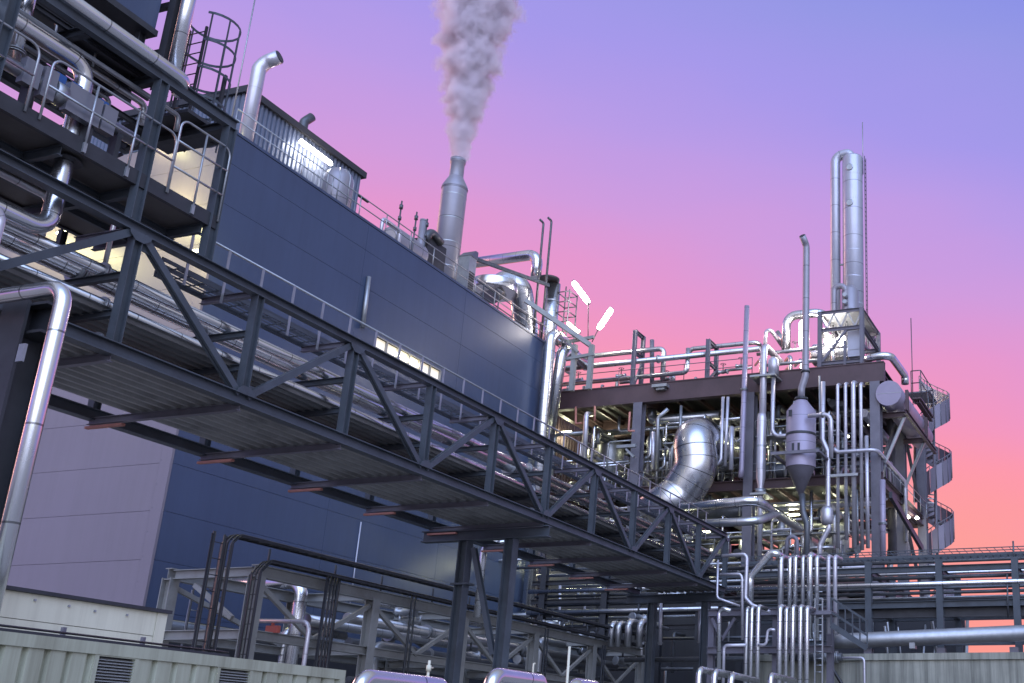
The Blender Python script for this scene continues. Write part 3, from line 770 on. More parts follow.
un = thing('roof_unit', 'dark pipework unit with curved top against the chimney foot', 'roof unit', V((a.x, 40.5, HZ)))
MB().box((a.x-.9, 39.9, HZ), (a.x+1.0, 41.1, P(430, 244, Y=40.5).z)).build('casing', 'black', un)
MB().tube([P(424, 240, Y=39.8), P(431, 231, Y=39.8), P(441, 243, Y=39.8)], .25, 12, .5).build('bent_duct', 'darkpipe', un)
a = P(464, 278, Y=38.3); zt = P(466, 249, Y=38.3).z
cb = thing('roof_cabinet', 'tall grey louvred cabinet with sloped hood right of the chimney', 'cabinet', V((a.x, 38.3, HZ)))
MB().box((a.x-.2, 37.9, HZ), (a.x+.55, 38.7, zt-.5)).build('body', 'galv', cb)
MB().poly_prism([(a.x-.23, 37.85, zt-.5), (a.x+.58, 37.85, zt-.5), (a.x+.58, 37.85, zt), (a.x+.3, 37.85, zt)], (0, .9, 0)).build('hood', 'jacket', cb)
lv = MB()
for k in range(14): lv.box((a.x-.1, 37.86, HZ+.4+k*.16), (a.x+.45, 37.895, HZ+.5+k*.16))
lv.build('louvre', 'black', cb)
# big round duct head with bend
d0 = P(497, 263, Y=40.5); rr_ = PR(d0, 46); 
dd = thing('roof_duct', 'wide round silver duct head that curves down to the right on the roof', 'duct', V((d0.x, 40.5, HZ)))
zt = P(490, 262, Y=40.5-rr_).z; zb_ = P(490, 273, Y=40.5-rr_).z
MB().lathe((d0.x, 40.5, zb_), [(rr_*.98, 0), (rr_, .05), (rr_, zt-zb_-.05), (rr_*.98, zt-zb_), (.3, zt-zb_+.1)], 36).build('head', 'bright', dd)
e = P(512, 276, Y=40.2); e2 = P(531, 300, Y=39.6); e3 = P(530, 330, Y=39.6); rd = PR(e, 24)
MB().tube([V((d0.x-.4, 40.6, zb_-.1)), P(508, 281, Y=40.2), P(520, 288, Y=39.6), V((P(529, 300, Y=39.6).x, 39.6, zb_-1.6)), V((P(529, 300, Y=39.6).x, 39.6, HZ))], rd, 20, 1.6, ang=8).build('bend', 'bright', dd)
b = P(538, 254, Y=39.7); a = P(478, 264, X=b.x)
pipe('process_pipe', 'silver pipe arching over the roof duct and down onto a dark vessel', [V((b.x, a.y+1, b.z)), V((b.x, 39.7, b.z)), V((b.x, 39.7, P(541, 282, Y=39.7).z))], PR(b, 11), 'bright', seg=16, fillet=.8)
vcyl('roof_vessel', 'slim upright silver vessel with flat dark lid at the right end of the roof', 549, 335, 281, 38.8, 15, 'bright', 'vessel', base=HZ)
a = P(549, 279, Y=38.8)
MB().lathe((a.x, 38.8, a.z-.1), [(PR(a, 21), 0), (PR(a, 21), .12), (PR(a, 9), .2)], 20).build('lid', 'black', [o for o in bpy.data.objects if o.get('label', '').startswith('slim upright silver vessel')][0])
for px, yt, lb in ((543.5, 223, 'thin tall vent tube left of a pair above the roof vessel'), (551.5, 221, 'thin tall vent tube right of a pair above the roof vessel')):
    a = P(px, yt, Y=38.2)
    pipe('vent_tube', lb, [V((a.x, 38.2, HZ+1)), a, a+V((-.35, .1, .12))], .085, 'darkpipe', seg=8, fillet=.15, cat='vent')
a = P(500, 296, Y=39.0)
rs = thing('roof_platform', 'steel service frame with thin rails in front of the roof duct', 'platform', V((a.x, 38.6, HZ)))
x0, x1 = P(472, 290, Y=38).x, P(545, 330, Y=38).x
zz = P(510, 283, Y=38).z
MB().beam((x0, 38.2, zz), (x1, 38.0, P(540, 277, Y=38).z-.1), .16, .22).build('beam', 'navy', rs)
sc = MB()
for k in range(6):
    x = x0+(x1-x0)*k/5
    sc.tube([(x, 38.4, HZ), (x, 38.4, HZ+2.9)], .05, 6)
for z in (1.0, 1.9, 2.7): sc.tube([(x0, 38.42, HZ+z), (x1, 38.42, HZ+z)], .04, 6)
for k in range(5):
    x = x0+(x1-x0)*k/5; sc.tube([(x, 38.44, HZ+1), (x+(x1-x0)/5, 38.44, HZ+1.9)], .03, 6)
sc.build('rails', 'darkpipe', rs)
# scaffold tower behind lamps
a = P(563, 320, X=62.5)
st = thing('scaffold', 'thin pipe scaffold tower beside the lamps above the hall end', 'scaffold', V((62.5, a.y, HZ)))
yl, yr = P(557, 300, X=62.5).y, P(569, 300, X=62.5).y; zt = P(563, 280, X=62.5).z; zl = P(563, 345, X=62.5).z
sc = MB()
for y in (yl, yr):
    for x in (62.5, 63.6): sc.tube([(x, y, zl-3), (x, y, zt if y == yl else zt-.8)], .05, 6)
sc.build('standard', 'darkpipe', st)
for k in range(7):
    sc = MB(); z = zt-.9-k*.75
    sc.tube([(62.5, yl, z), (62.5, yr, z)], .04, 6).tube([(63.6, yl, z), (63.6, yr, z)], .04, 6).tube([(62.5, yl, z), (63.6, yl, z)], .04, 6).tube([(62.5, yr, z), (63.6, yr, z)], .04, 6)
    if k % 2 == 0: sc.tube([(62.48, yl, z), (62.48, yr, z-.75)], .035, 6)
    sc.build('ledger', 'darkpipe', st)
# frame between the hall and the process frame
gf = thing('link_structure', 'pale steel frame with sloping beam above the hall end next to the lamps', 'steel frame', V((62, 36.5, 20)))
a, b = P(553, 318, X=61), P(590, 345, X=61)
MB().beam(V((59, a.y+1, a.z+.6)), b, .25, .3).build('beam', 'lightsteel', gf)
for px in (575, 592):
    q = P(px, 345, X=61); MB().beam(V((61, q.y, 24.0)), V((61, q.y, q.z)), .3, .3, V((1, 0, 0))).build('post', 'lightsteel', gf)
for py in (341, 358): MB().beam(P(556, py+3, X=60.9), P(594, py-4, X=60.9), .18, .2).build('cross_beam', 'lightsteel', gf)
MB().beam(P(556, 330, X=60.8), P(578, 352, X=60.8), .15, .16).build('brace', 'lightsteel', gf)
a = P(551, 330, Y=35.4)
pipe('process_pipe', 'pale silver pipe down the right corner of the blue hall with bend at its top', [V((a.x+2.2, 35.4, a.z-.2)), V((a.x, 35.4, a.z)), V((a.x, 35.4, 2))], PR(a, 11), 'bright', seg=14, fillet=.8)
a = P(561, 345, X=60.4)
pipe('process_pipe', 'fat silver bend just right of the hall roof corner', [V((60.6, a.y+.5, 21)), V((60.6, a.y, a.z)), V((64, a.y, a.z-.2))], PR(a, 12), 'bright', seg=14, fillet=.9)
LC = (1, .90, .84)
lamp_fix('area_lamp', 'upper glowing lamp tube of the pair on poles above the hall end', P(574, 283, X=62), P(588, 302, X=62), 350, LC, 'lampw', .18, pole=V((62, P(591, 304, X=62).y, P(590, 345, X=62).z)), rad=.3)
lamp_fix('area_lamp', 'lower glowing lamp tube tilted the other way above the hall end', P(611, 310, X=62), P(599, 328, X=62), 350, LC, 'lampw', .18, pole=P(592, 342, X=62), rad=.3)
lamp_fix('area_lamp', 'small dim lamp tube on the sloping beam above the hall end', P(568, 323, X=61.5), P(579, 332, X=61.5), 60, LC, 'lampy', .11, light=False)
# drain pipes on the wall
a = P(369, 277, Y=35.9); b = P(360, 327, Y=35.9)
pipe('wall_duct', 'flat dark drain pipe with bright edge on the blue wall above the lit window', [a, V((a.x, 35.85, b.z))], .11, 'galv', cat='drain pipe')
a = P(364, 503, Y=35.92); b = P(355, 573, Y=35.92)
pipe('conduit', 'thin white conduit running up the lower blue wall', [V((a.x, 35.94, 12)), V((a.x, 35.94, b.z-2))], .035, 'trim', seg=6, cat='conduit')

# ================================================================== TOP OF THE PROCESS FRAME
DZ = 24.74
TP = 'pipes along the top of the process frame'
def pp(name, label, pix, X, wpx, m='jacket', group=None, fillet=None, seg=12, extra=(), flanges=(), cat='pipe', pre=()):
    pts = [P(a, b, X=X) for a, b in pix]
    r = PR(pts[0], wpx)
    return pipe(name, label, list(pre)+pts+[V(e) for e in extra], r, m, group, seg, fillet, cat, flanges)
Xt = 64.2
def row(y0, z): return V((Xt, y0, z))
def yat(px, py=370, X=Xt): return P(px, py, X=X).y
# straight runs at constant height
def run(label, px0, px1, py, wpx, m='jacket', X=Xt, ref=640, ends=(None, None), flanges=(), group=TP):
    z = P(ref, py, X=X).z
    a = V((X, yat(px0, py, X), z)); b = V((X, yat(px1, py, X), z))
    pts = ([a+V(ends[0])] if ends[0] else [])+[a, b]+([b+V(ends[1])] if ends[1] else [])
    return pipe('process_pipe', label, pts, PR(a, wpx), m, group, 12, None, 'pipe', flanges)
run('upper silver pipe above the brown beam that drops down behind the first pipe goal post', 552, 664, 351, 5, 'jacket', ends=((3, 0, 0), (0, 0, -2.2)))
run('long middle silver pipe above the brown beam running through both pipe goal posts', 559, 760, 361, 5.5, 'jacket', X=Xt-.5, ends=((0, .8, -1.0), None), flanges=(.55,))
run('low silver pipe over the brown beam that turns up between the goal posts', 550, 687, 377, 4.5, 'jacket', X=Xt-.3, ends=(None, (0, 0, 1.7)))
run('short silver pipe at the height of the second goal post', 692, 757, 346, 4.5, 'jacket', X=Xt+.4, ref=720, ends=((0, .6, -.6), (2.0, 0, 0)))
run('thin pipe low on the deck right of the second goal post', 725, 752, 369, 3, 'galv', X=Xt+.6, ref=740)
run('pipe at deck level between the tall slim vent and the goose neck pipe', 757, 818, 352, 3.5, 'galv', X=Xt-.2, ref=780)
run('second pipe at deck level below the one beside the goose neck pipe', 760, 818, 364, 3.5, 'galv', X=Xt-.1, ref=780)
def goal(px0, px1, yt, yb, lb, dx=1.6):
    a = P(px0, yt, X=Xt-.9); t = thing('pipe_rest', lb, 'pipe support', V((Xt, a.y, DZ)))
    y2 = yat(px1, yt, Xt-.9)
    for y, x in ((a.y, Xt-.9), (a.y-.0, Xt-.9+dx)):
        MB().ibeam((x, y, DZ), (x, y, a.z), .22, .26, V((0, 1, 0))).build('post', 'plum2', t)
    MB().ibeam((Xt-.9, a.y, a.z-.1), (Xt-.9+dx, a.y, a.z-.1), .2, .22).build('cross_bar', 'plum2', t)
    MB().ibeam((Xt-.9, a.y, a.z-1.6), (Xt-.9+dx, a.y, a.z-1.6), .16, .2).build('cross_bar', 'plum2', t)
    MB().beam((Xt-.75, a.y-.05, DZ+.1), (Xt-.9+dx, a.y-.05, a.z-1.7), .1, .14).build('brace', 'plum2', t)
goal(635.5, 641, 330, 384, 'tall steel goal post carrying pipes above the brown beam, nearer the hall', 1.3)
goal(708.5, 716, 339, 376, 'tall steel goal post carrying pipes above the brown beam, nearer the slim vent', 1.5)
pp('pipe_stub', 'plain upright steel stub just right of the first goal post', [(652, 386), (652, 340)], Xt+.5, 4.5, 'plum2', cat='post')
pp('pipe_stub', 'low pale stub with flat top on the deck left of the second goal post', [(673, 382), (673, 374)], Xt+.2, 5, 'pale', cat='post')
railing('deck_railing', 'thin dark railing along the front edge of the top deck, hall side', [(63.1, 37.0, DZ), (63.1, yat(752, 375, 63.1), DZ)], h=1.15, gap=2.2, m='darkpipe', rr=.028)
# small pumps / drums on deck
for px, wpx, h, lb in ((587, 9, 1.3, 'squat grey drum on the deck third from the hall end'), (602, 8, 1.0, 'squat grey drum standing close left of the first goal post'), (612, 5, .8, 'tiny drum beside the first goal post'), (568, 12, 1.2, 'dark squat drum at the hall end of the deck'), (695, 7, .9, 'small dark drum between the two goal posts')):
    a = P(px, 380, X=66); r = PR(a, wpx)
    t = thing('deck_drum', lb, 'drum', V((66, a.y, DZ)))
    MB().lathe((66, a.y, DZ), [(r*.8, 0), (r*.8, .15), (r, .2), (r, h-.15), (r*.9, h)], 18).build('shell', 'galv' if px > 580 else 'darkpipe', t)
    MB().tube([(66, a.y, DZ+h), (66, a.y, DZ+h+.35), (66.3, a.y, DZ+h+.35)], .07, 8).build('nozzle', 'galv', t)
# valves with hand wheels on the deck (copied)
def make_valve(loc, label):
    t = thing('hand_valve', label, 'valve', loc, 'hand valves on the process pipes')
    l = V(loc)
    MB().lathe(l+V((0, -.35, 0)), [(.16, 0), (.16, .08), (.09, .1), (.14, .35), (.09, .6), (.16, .62), (.16, .7)], 14, axis=(0, 1, 0)).build('body', 'galv', t)
    MB().tube([l, l+V((0, 0, .55))], .035, 8).build('stem', 'black', t)
    MB().lathe(l+V((0, 0, .53)), [(.17, 0), (.2, .02), (.17, .04), (.14, .02), (.17, 0)], 16, cap0=False, cap1=False).build('hand_wheel', 'black', t)
    return t
def dup(root, loc, label=None, group=None, rz=0, scale=1):
    r = root.copy(); C.objects.link(r); r.location = loc; r.rotation_euler = (0, 0, rz); r.scale = (scale,)*3
    if label: r['label'] = label
    if group: r['group'] = group
    for ch in list(root.children):
        c = ch.copy(); C.objects.link(c); c.parent = r
    return r
valve0 = make_valve(P(621, 376, X=65.3), 'hand valve on the top deck between the grey drums and the first goal post')
for px, py, X, lb in ((578, 380, 65.2, 'hand valve on the top deck left of the squat grey drums'), (666, 379, 65, 'hand valve beside the pale stub on the top deck'), (741, 366, 64.8, 'hand valve on the top deck close left of the tall slim vent'), (723, 372, 64.7, 'hand valve low on the top deck just right of the second goal post'), (795, 350, 65, 'hand valve on the top deck left of the lit lamp')):
    dup(valve0, P(px, py, X=X), lb)

R5 = random.Random(15)
for i in range(26):
    x = R5.uniform(65.5, 73); y = R5.uniform(FY0+2.5, 36); h = R5.uniform(.6, 2.0); r = R5.uniform(.05, .14)
    pts = [(x, y, DZ), (x, y, DZ+h), (x, y+R5.uniform(.6, 2.4), DZ+h)] if i % 2 else [(x, y, DZ), (x, y, DZ+h)]
    pipe('deck_pipe', 'short ' + ('bent' if i % 2 else 'straight') + ' pipe standing on the top deck of the process frame', pts, r, R5.choice(['jacket', 'galv', 'bright', 'darkpipe']), 'short ' + ('bent' if i % 2 else 'straight') + ' pipes on the top deck', 10, r*2.4)
for i in range(10):
    x = R5.uniform(65.2, 69); y = R5.uniform(FY0+4, FY0+9.5); h = R5.uniform(1.0, 3.6)
    pipe('tower_pipe', 'silver pipe crowded around the steel box tower on the top deck', [(x, y, DZ), (x, y, DZ+h), (x+1.2, y+.8, DZ+h)], R5.uniform(.07, .16), R5.choice(['bright', 'jacket']), 'silver pipes around the steel box tower', 10)
# tall slim vent, goose neck, verticals in front of the frame
pp('vent_pipe', 'tall slim square cut vent pipe rising past the brown beam', [(740.5, 478), (741.5, 470), (747, 306)], 61.9, 5.5, 'vessel', flanges=(.5,))
Xf = 61.8
z0 = P(760, 345, X=Xf).z
yv = P(763, 400, X=Xf).y
pipe('process_pipe', 'upright pipe left of the hopper vessel that bends away at its top', [V((Xf, yv, P(763, 470, X=Xf).z)), V((Xf, yv, z0)), V((Xf+3.5, yv, z0))], PR(V((Xf, yv, z0)), 7), 'pale', fillet=.6)
a = P(762, 414, X=Xf-.3); b = P(761, 486, X=Xf-.3); r = PR(a, 9.5)
t = thing('sleeve_pipe', 'pale thick pipe sleeve with reduced lower end left of the hopper vessel', 'pipe', V((a.x, a.y, b.z)))
MB().lathe((a.x, a.y, 0), [(r*.5, b.z-5), (r*.62, b.z-.4), (r*.62, b.z), (r, b.z+.5), (r, a.z-.3), (r*.85, a.z), (r*.3, a.z+.05)], 20).build('sleeve', 'pale', t)
MB().lathe((a.x, a.y, 0), [(r*1.03, b.z+2.4), (r*1.05, b.z+2.45), (r*1.03, b.z+2.5)], 20, cap0=False, cap1=False).build('band', 'galv', t)
MB().lathe((a.x, a.y, 0), [(r*1.15, b.z-.5), (r*1.15, b.z-.2)], 20).build('band', 'galv', t)
MB().box((a.x-.5, a.y-.5, b.z-.62), (a.x+1, a.y+.5, b.z-.5)).build('bracket', 'galv', t)
yv = P(773, 400, X=Xf).y; q = P(781, 436, X=Xf)
pipe('process_pipe', 'thin pipe bending right into the middle of the hopper vessel', [V((Xf, yv, P(773, 378, X=Xf).z)), V((Xf, yv, q.z)), V((Xf, q.y-1.5, q.z))], PR(q, 4.5), 'pale', fillet=.5)
t0 = P(764, 376, X=Xf)
t = thing('pipe_bracket', 'small grey bracket platform on the brown beam behind the slim vent', 'bracket', t0)
MB().box((Xf-.4, P(752, 376, X=Xf).y, t0.z-.12), (63.0, P(777, 374, X=Xf).y, t0.z)).build('shelf', 'galv', t)
MB().lathe((Xf+.1, P(773, 370, X=Xf).y, t0.z), [(.35, 0), (.35, 1.0), (.2, 1.2)], 16).build('nozzle', 'pale', t)
# goose necks left of the lamp
pp('process_pipe', 'goose neck pipe rising over the deck and sloping down toward the lamp', [(765, 346), (766, 331), (771, 330)], 65, 4, 'pale', extra=(P(785, 350, X=66.5),), fillet=.5)
pp('process_pipe', 'short sloping pipe beside the goose neck pipe', [(777, 332), (790, 350)], 66, 5, 'bright')
yb = P(788, 316, X=65.5)
pipe('process_pipe', 'large flat lying silver duct pipe bending down left of the glowing lamp', [P(786, 352, X=65.5), V((65.5, P(786, 352, X=65.5).y, yb.z)), V((65.5, P(822, 311, X=65.5).y, yb.z)), V((69.5, P(822, 311, X=65.5).y, yb.z))], PR(yb, 9), 'bright', fillet=.7, seg=16)
w0, w1 = P(802.5, 346, X=64.3), P(802, 322, X=64.3)
lamp_fix('area_lamp', 'upright glowing lamp tube between the goose neck pipes and the slim stack', w1, V((w1.x, w1.y, w0.z)), 500, LC, 'lampw', .17, off=V((-.5, 0, 0)), rad=.3)
# slim hooded stack rising from the hopper vessel
HVX = 60.8
HV = P(801, 440, X=HVX)
sl = P(806, 300, X=HVX)
sr = PR(sl, 7)
pts = [V((HVX, HV.y, P(801, 400, X=HVX).z)), V((HVX, HV.y, P(801, 389, X=HVX).z)), V((HVX, sl.y, P(804, 376, X=HVX).z)), V((HVX, sl.y, P(804, 246, X=HVX).z)), V((HVX-.5, sl.y+.12, P(804, 240, X=HVX).z+.05))]
t = thing('vent_stack', 'slim tall vent pipe with bent dark mouth rising from the hopper vessel', 'vent', pts[0])
MB().tube(pts, sr, 16, .5).build('pipe_run', 'stackm', t)
MB().tube([pts[-1]+(pts[-1]-pts[-2]).normalized()*-.02, pts[-1]+(pts[-1]-pts[-2]).normalized()*.03], sr*.86, 14).build('mouth', 'black', t)  # mouth: black disc painting the unlit inside of the pipe
MB().tube([pts[0]-ZU*.05, pts[0]+ZU*.12], sr*1.9, 16).tube([pts[2]+ZU*.2, pts[2]+ZU*.32], sr*1.3, 16).build('flange', 'black', t)
# hopper vessel
r = PR(HV, 30)
zt, zb, zc_ = P(801, 412, X=HVX).z, P(801, 468, X=HVX).z, P(801, 496, X=HVX).z
zn = P(801, 398, X=HVX).z
hv = thing('hopper_vessel', 'grey violet hopper vessel with conical top and pointed bottom', 'vessel', V((HVX, HV.y, zc_)))
MB().lathe((HVX, HV.y, 0), [(r, zb), (r, zt), (r*.25, zn), (r*.2, zn+.1)], 36, cap0=False).build('shell', 'vessel', hv)
MB().lathe((HVX, HV.y, 0), [(r*.12, zc_), (r*.93, zb), (r*.99, zb+.05)], 36, cap1=False).build('cone', 'plum2', hv)
zz = P(801, 437, X=HVX).z
MB().lathe((HVX, HV.y, 0), [(r*1.02, zz), (r*1.035, zz+.08), (r*1.02, zz+.16)], 36, cap0=False, cap1=False).build('band', 'black', hv)
zz = P(801, 455, X=HVX).z
MB().box((HVX-r*1.25, HV.y-r*1.6, zz-.18), (HVX-r*1.1, HV.y+r*1.7, zz)).box((HVX-r*1.1, HV.y-r*1.6, zz-.16), (62.8, HV.y-r*1.4, zz-.02)).box((HVX-r*1.1, HV.y+r*1.5, zz-.16), (62.8, HV.y+r*1.7, zz-.02)).build('support_ring', 'plum2', hv)
for dy in (-.2, .15): MB().box((HVX-r*1.06, HV.y+dy, zz+.05), (HVX-r*.98, HV.y+dy+.12, zz+.5)).build('lug', 'black', hv)
MB().box((HVX-r*1.04, HV.y+.3, zt-.5), (HVX-r*.98, HV.y+.5, zt-.1)).build('name_plate', 'black', hv)
pp('process_pipe', 'bent drain pipe below the pointed bottom of the hopper vessel', [(802, 494), (803, 512), (807, 524), (806, 585)], HVX, 6.5, 'darkpipe')
n0 = P(808, 416, X=HVX-.9); 
pipe('process_pipe', 'side pipe from the hopper vessel that bends down on its right', [V((HVX-.9, n0.y, n0.z)), V((HVX-.9, P(831, 415, X=HVX-.9).y, n0.z)), V((HVX-.9, P(831, 415, X=HVX-.9).y, P(831, 458, X=HVX-.9).z))], PR(n0, 4.5), 'pale', fillet=.45, flanges=(.22,))
# verticals right of the vessel
VP_ = 'upright pipes on the front right of the process frame'
for i, (px, yt, yb, w, m) in enumerate([(837.6, 384, 548, 3.6, 'pale'), (845.4, 383, 540, 3.6, 'pale'), (853.2, 382, 548, 5, 'pale'), (860.6, 383, 550, 3.8, 'pale')]):
    a = P(px, yt, X=62.2); b = P(px+.8, yb, X=62.2)
    pipe('upright_pipe', f'{ORD[i]} from the left of four pale upright pipes ending just under the brown beam', [V((62.2, a.y, b.z)), V((62.2, a.y, a.z)), V((63.0, a.y, a.z+.1))], PR(a, w), m, VP_, fillet=.3)
pp('upright_pipe', 'pale upright pipe with a sideways jog right of the hopper vessel', [(823, 382), (822.5, 440), (828, 452), (828, 515), (829, 528), (820, 545), (818, 575)], 61.9, 5.2, 'pale', VP_, fillet=.4)
a = P(827, 520, X=61.9)
MB().lathe((61.9, a.y, a.z-.3), [(.25, 0), (.38, .25), (.38, .9), (.25, 1.1)], 16).build('pipe_reducer', 'pale', None, 'short thick coupling low on the jogged upright pipe', 'pipe coupling')
pp('upright_pipe', 'thin upright rod with a clamp at its top left of the jogged pipe', [(820, 440), (819.5, 376)], 62.1, 2.2, 'galv', VP_)
pp('upright_pipe', 'short stub pipe standing closest to the corner column', [(868, 548), (866.5, 436)], 61.9, 4.2, 'pale', VP_)
pp('upright_pipe', 'thin upright pipe low behind the row of four pale pipes', [(858, 545), (857, 490)], 62.6, 2.6, 'galv', VP_)
pp('upright_pipe', 'pale violet thick upright pipe with blue lit cap right of the corner column', [(883, 560), (882.5, 480)], 62.0, 6.2, 'vessel', VP_, flanges=(.45,))
for py, p0, p1 in ((476, 830, 858), (454, 832, 872)):
    a, b = P(p0, py, X=61.9), P(p1, py-1, X=61.9)
    if py == 476: MB().beam(a, V((61.9, b.y, a.z)), .15, .16).build('pipe_clamp_bar', 'galv', None, 'short bar clamping the row of upright pipes', 'clamp bar')
    else: pipe('process_pipe', 'dark pipe crossing the upright pipes and bending away round the corner column', [V((61.6, P(834, 453, X=61.6).y, a.z+.25)), V((61.6, P(837, 455, X=61.6).y, a.z)), V((61.6, b.y-.35, a.z)), V((69.5, b.y-.35, a.z-.1)), V((69.5, b.y-.35, a.z-4))], PR(a, 4.2), 'pale', fillet=.5)
pp('upright_pipe', 'pale upright pipe with bent top low left under the brown beam', [(584, 465), (586.5, 414)], 62.2, 5.2, 'pale', extra=(P(592, 414, X=64),), fillet=.4)
for px, y0, y1, lb in ((576, 407, 424, 'left of two short hanging rods below the brown beam'), (595, 406, 421, 'right of two short hanging rods below the brown beam')):
    pp('hanger_rod', lb, [(px, y0), (px-.3, y1)], 62.8, 2.2, 'rust', extra=(P(px+6, y1-1, X=62.8),) if px < 580 else (), fillet=.1, cat='hanger')
pp('hanger_rod', 'pinkish bent hanger rod left of the middle column under the brown beam', [(630, 412), (628.5, 431), (635, 431)], 62.7, 2.2, 'rust', fillet=.1, cat='hanger')
pp('upright_pipe', 'slim pipe with sloping top right of the middle column', [(657, 470), (658, 418), (668, 409)], 62.4, 4, 'galv')
pp('upright_pipe', 'short pale capped pipe next to the slim sloping one', [(653, 470), (653.5, 432)], 62.5, 4.5, 'pale')
pp('upright_pipe', 'left of two thin pipes in front of the large silver duct', [(723, 397), (721, 460), (717, 465), (706, 466)], 60.5, 3.2, 'pale', fillet=.4)
pp('upright_pipe', 'right of two thin pipes in front of the large silver duct', [(728, 397), (725, 466)], 60.6, 3.2, 'pale')
pp('upright_pipe', 'short thick upright pipe just right of the large silver duct', [(731, 470), (731.5, 427)], 61.0, 5, 'pale')
a = P(617, 447, X=61.5); b = P(636, 446, X=61.5)
cb = thing('wall_bracket', 'grey cantilever bracket with slanting strut on the middle column', 'bracket', b)
MB().beam(a, V((61.5, b.y, a.z)), .2, .2).build('arm', 'galv', cb); MB().beam(P(626, 449, X=61.5), P(634, 457, X=61.5), .14, .14).build('strut', 'galv', cb)
a = P(660, 385.5, X=62.4)
MB().box((62.3, a.y-.5, a.z-.1), (62.9, a.y+.55, a.z+.1)).box((62.45, a.y-.3, a.z-.25), (62.8, a.y+.3, a.z-.1)).build('beam_lamp', 'galv', None, 'small unlit box lamp mounted on the face of the brown beam', 'lamp')

# large silver duct
dX = 59.5
c0 = P(693, 434, X=dX); r = PR(c0, 43)
q = P(697, 468, X=dX); q2 = P(681, 494, X=dX)
t = thing('process_duct', 'huge segmented silver duct curving up and away behind the bridge', 'duct', V((dX, c0.y, q2.z-1.5)))
MB().tube([V((dX-1.0, q2.y+1.5, q2.z-1.6)), V((dX, q2.y, q2.z)), V((dX, q.y, q.z)), V((dX, c0.y, c0.z)), V((dX+7, c0.y-.5, c0.z-.2))], r, 36, 1.7, ang=10).build('duct_run', 'ductm', t)
for d in (2.6, 5.2):
    MB().tube([V((dX+d, c0.y-.5*d/7, c0.z-.2*d/7)), V((dX+d+.12, c0.y-.5*d/7, c0.z-.2*d/7))], r*1.06, 36).build('stiffening_ring', 'galv', t)
# pair of fat pipes turning at the bridge end
X2 = 55.0
a = P(690, 508, X=X2); c = P(757, 500, X=X2); r = PR(c, 10)
pipe('process_pipe', 'upper of two fat silver pipes that turn away at the end of the bridge', [V((X2, a.y+.6, a.z)), V((X2, c.y, c.z)), V((62.5, c.y-.1, c.z-.1))], r, 'bright', fillet=.7, seg=18)
a = P(712, 523, X=X2); c = P(757, 521, X=X2)
pipe('process_pipe', 'lower of two fat silver pipes that turn away at the end of the bridge', [V((X2, a.y+1.5, c.z)), V((X2, c.y, c.z)), V((X2+3, c.y-.1, c.z+1.0)), V((62.5, c.y-.1, c.z+1.0))], r*.85, 'jacket', fillet=.7, seg=18)

# steel box frame and column stacks on the top deck
bf = thing('top_steelwork', 'grey open steel box tower on the deck in front of the tall stacks', 'steel frame', V((63.4, P(840, 372, X=63.4).y, DZ)))
bx = 63.5
yl, yr = P(820, 330, X=bx).y, P(862, 330, X=bx).y
zt, zb, zm = P(840, 310, X=bx).z, DZ, P(840, 329, X=bx).z
for y in (yl, yr):
    for x in (bx, bx+4.5): MB().ibeam((x, y, zb), (x, y, zt), .26, .28, V((1, 0, 0))).build('post', 'plum2', bf)
for z in (zt-.12, zm, zb+.4):
    for x in (bx, bx+4.5): MB().ibeam((x, yr-.1, z), (x, yl+.1, z), .18, .24).build('cross_beam', 'plum2', bf)
    for y in (yl, yr): MB().ibeam((bx, y, z+.002), (bx+4.5, y, z+.002), .18, .24).build('cross_beam', 'plum2', bf)
MB().beam((bx, yl-.1, zb+.5), (bx, yr+1.0, zm-.1), .12, .16).build('brace', 'plum2', bf)
lt = MB(); n = 6
for k in range(n):
    ya, yb_ = yl+(yr-yl)*k/n, yl+(yr-yl)*(k+1)/n
    lt.beam((bx, ya, zm+.1 if k % 2 else zt-.2), (bx, yb_, zt-.2 if k % 2 else zm+.1), .06, .08)
    lt.beam((bx+1.5, ya, zt-.2 if k % 2 else zm+.1), (bx+1.5, yb_, zm+.1 if k % 2 else zt-.2), .06, .08)
lt.build('lattice', 'galv', bf)
ym = P(845, 350, X=bx).y
MB().ibeam((bx, ym, zb), (bx, ym, zm-.8), .16, .18, V((1, 0, 0))).build('post', 'plum2', bf)
fl = MB().box((bx+.3, yr, zt), (bx+4.4, yl, zt+.05)); fl.build('top_plate', 'galv', bf)
for i, (px, py, s) in enumerate(((824, 333, .24), (829, 341, .30), (842, 339, .26))):
    w = P(px, py, X=65.5)
    t = lamp_fix('area_lamp', ['small round lamp at the upper left inside the steel box tower', 'brightest round lamp inside the steel box tower', 'round lamp inside the right half of the steel box tower'][i], w-V((0, .12, 0)), w+V((0, .12, 0)), 130, (1, .95, .82), 'lampw', s, off=V((-.5, 0, -.1)), rad=.25)
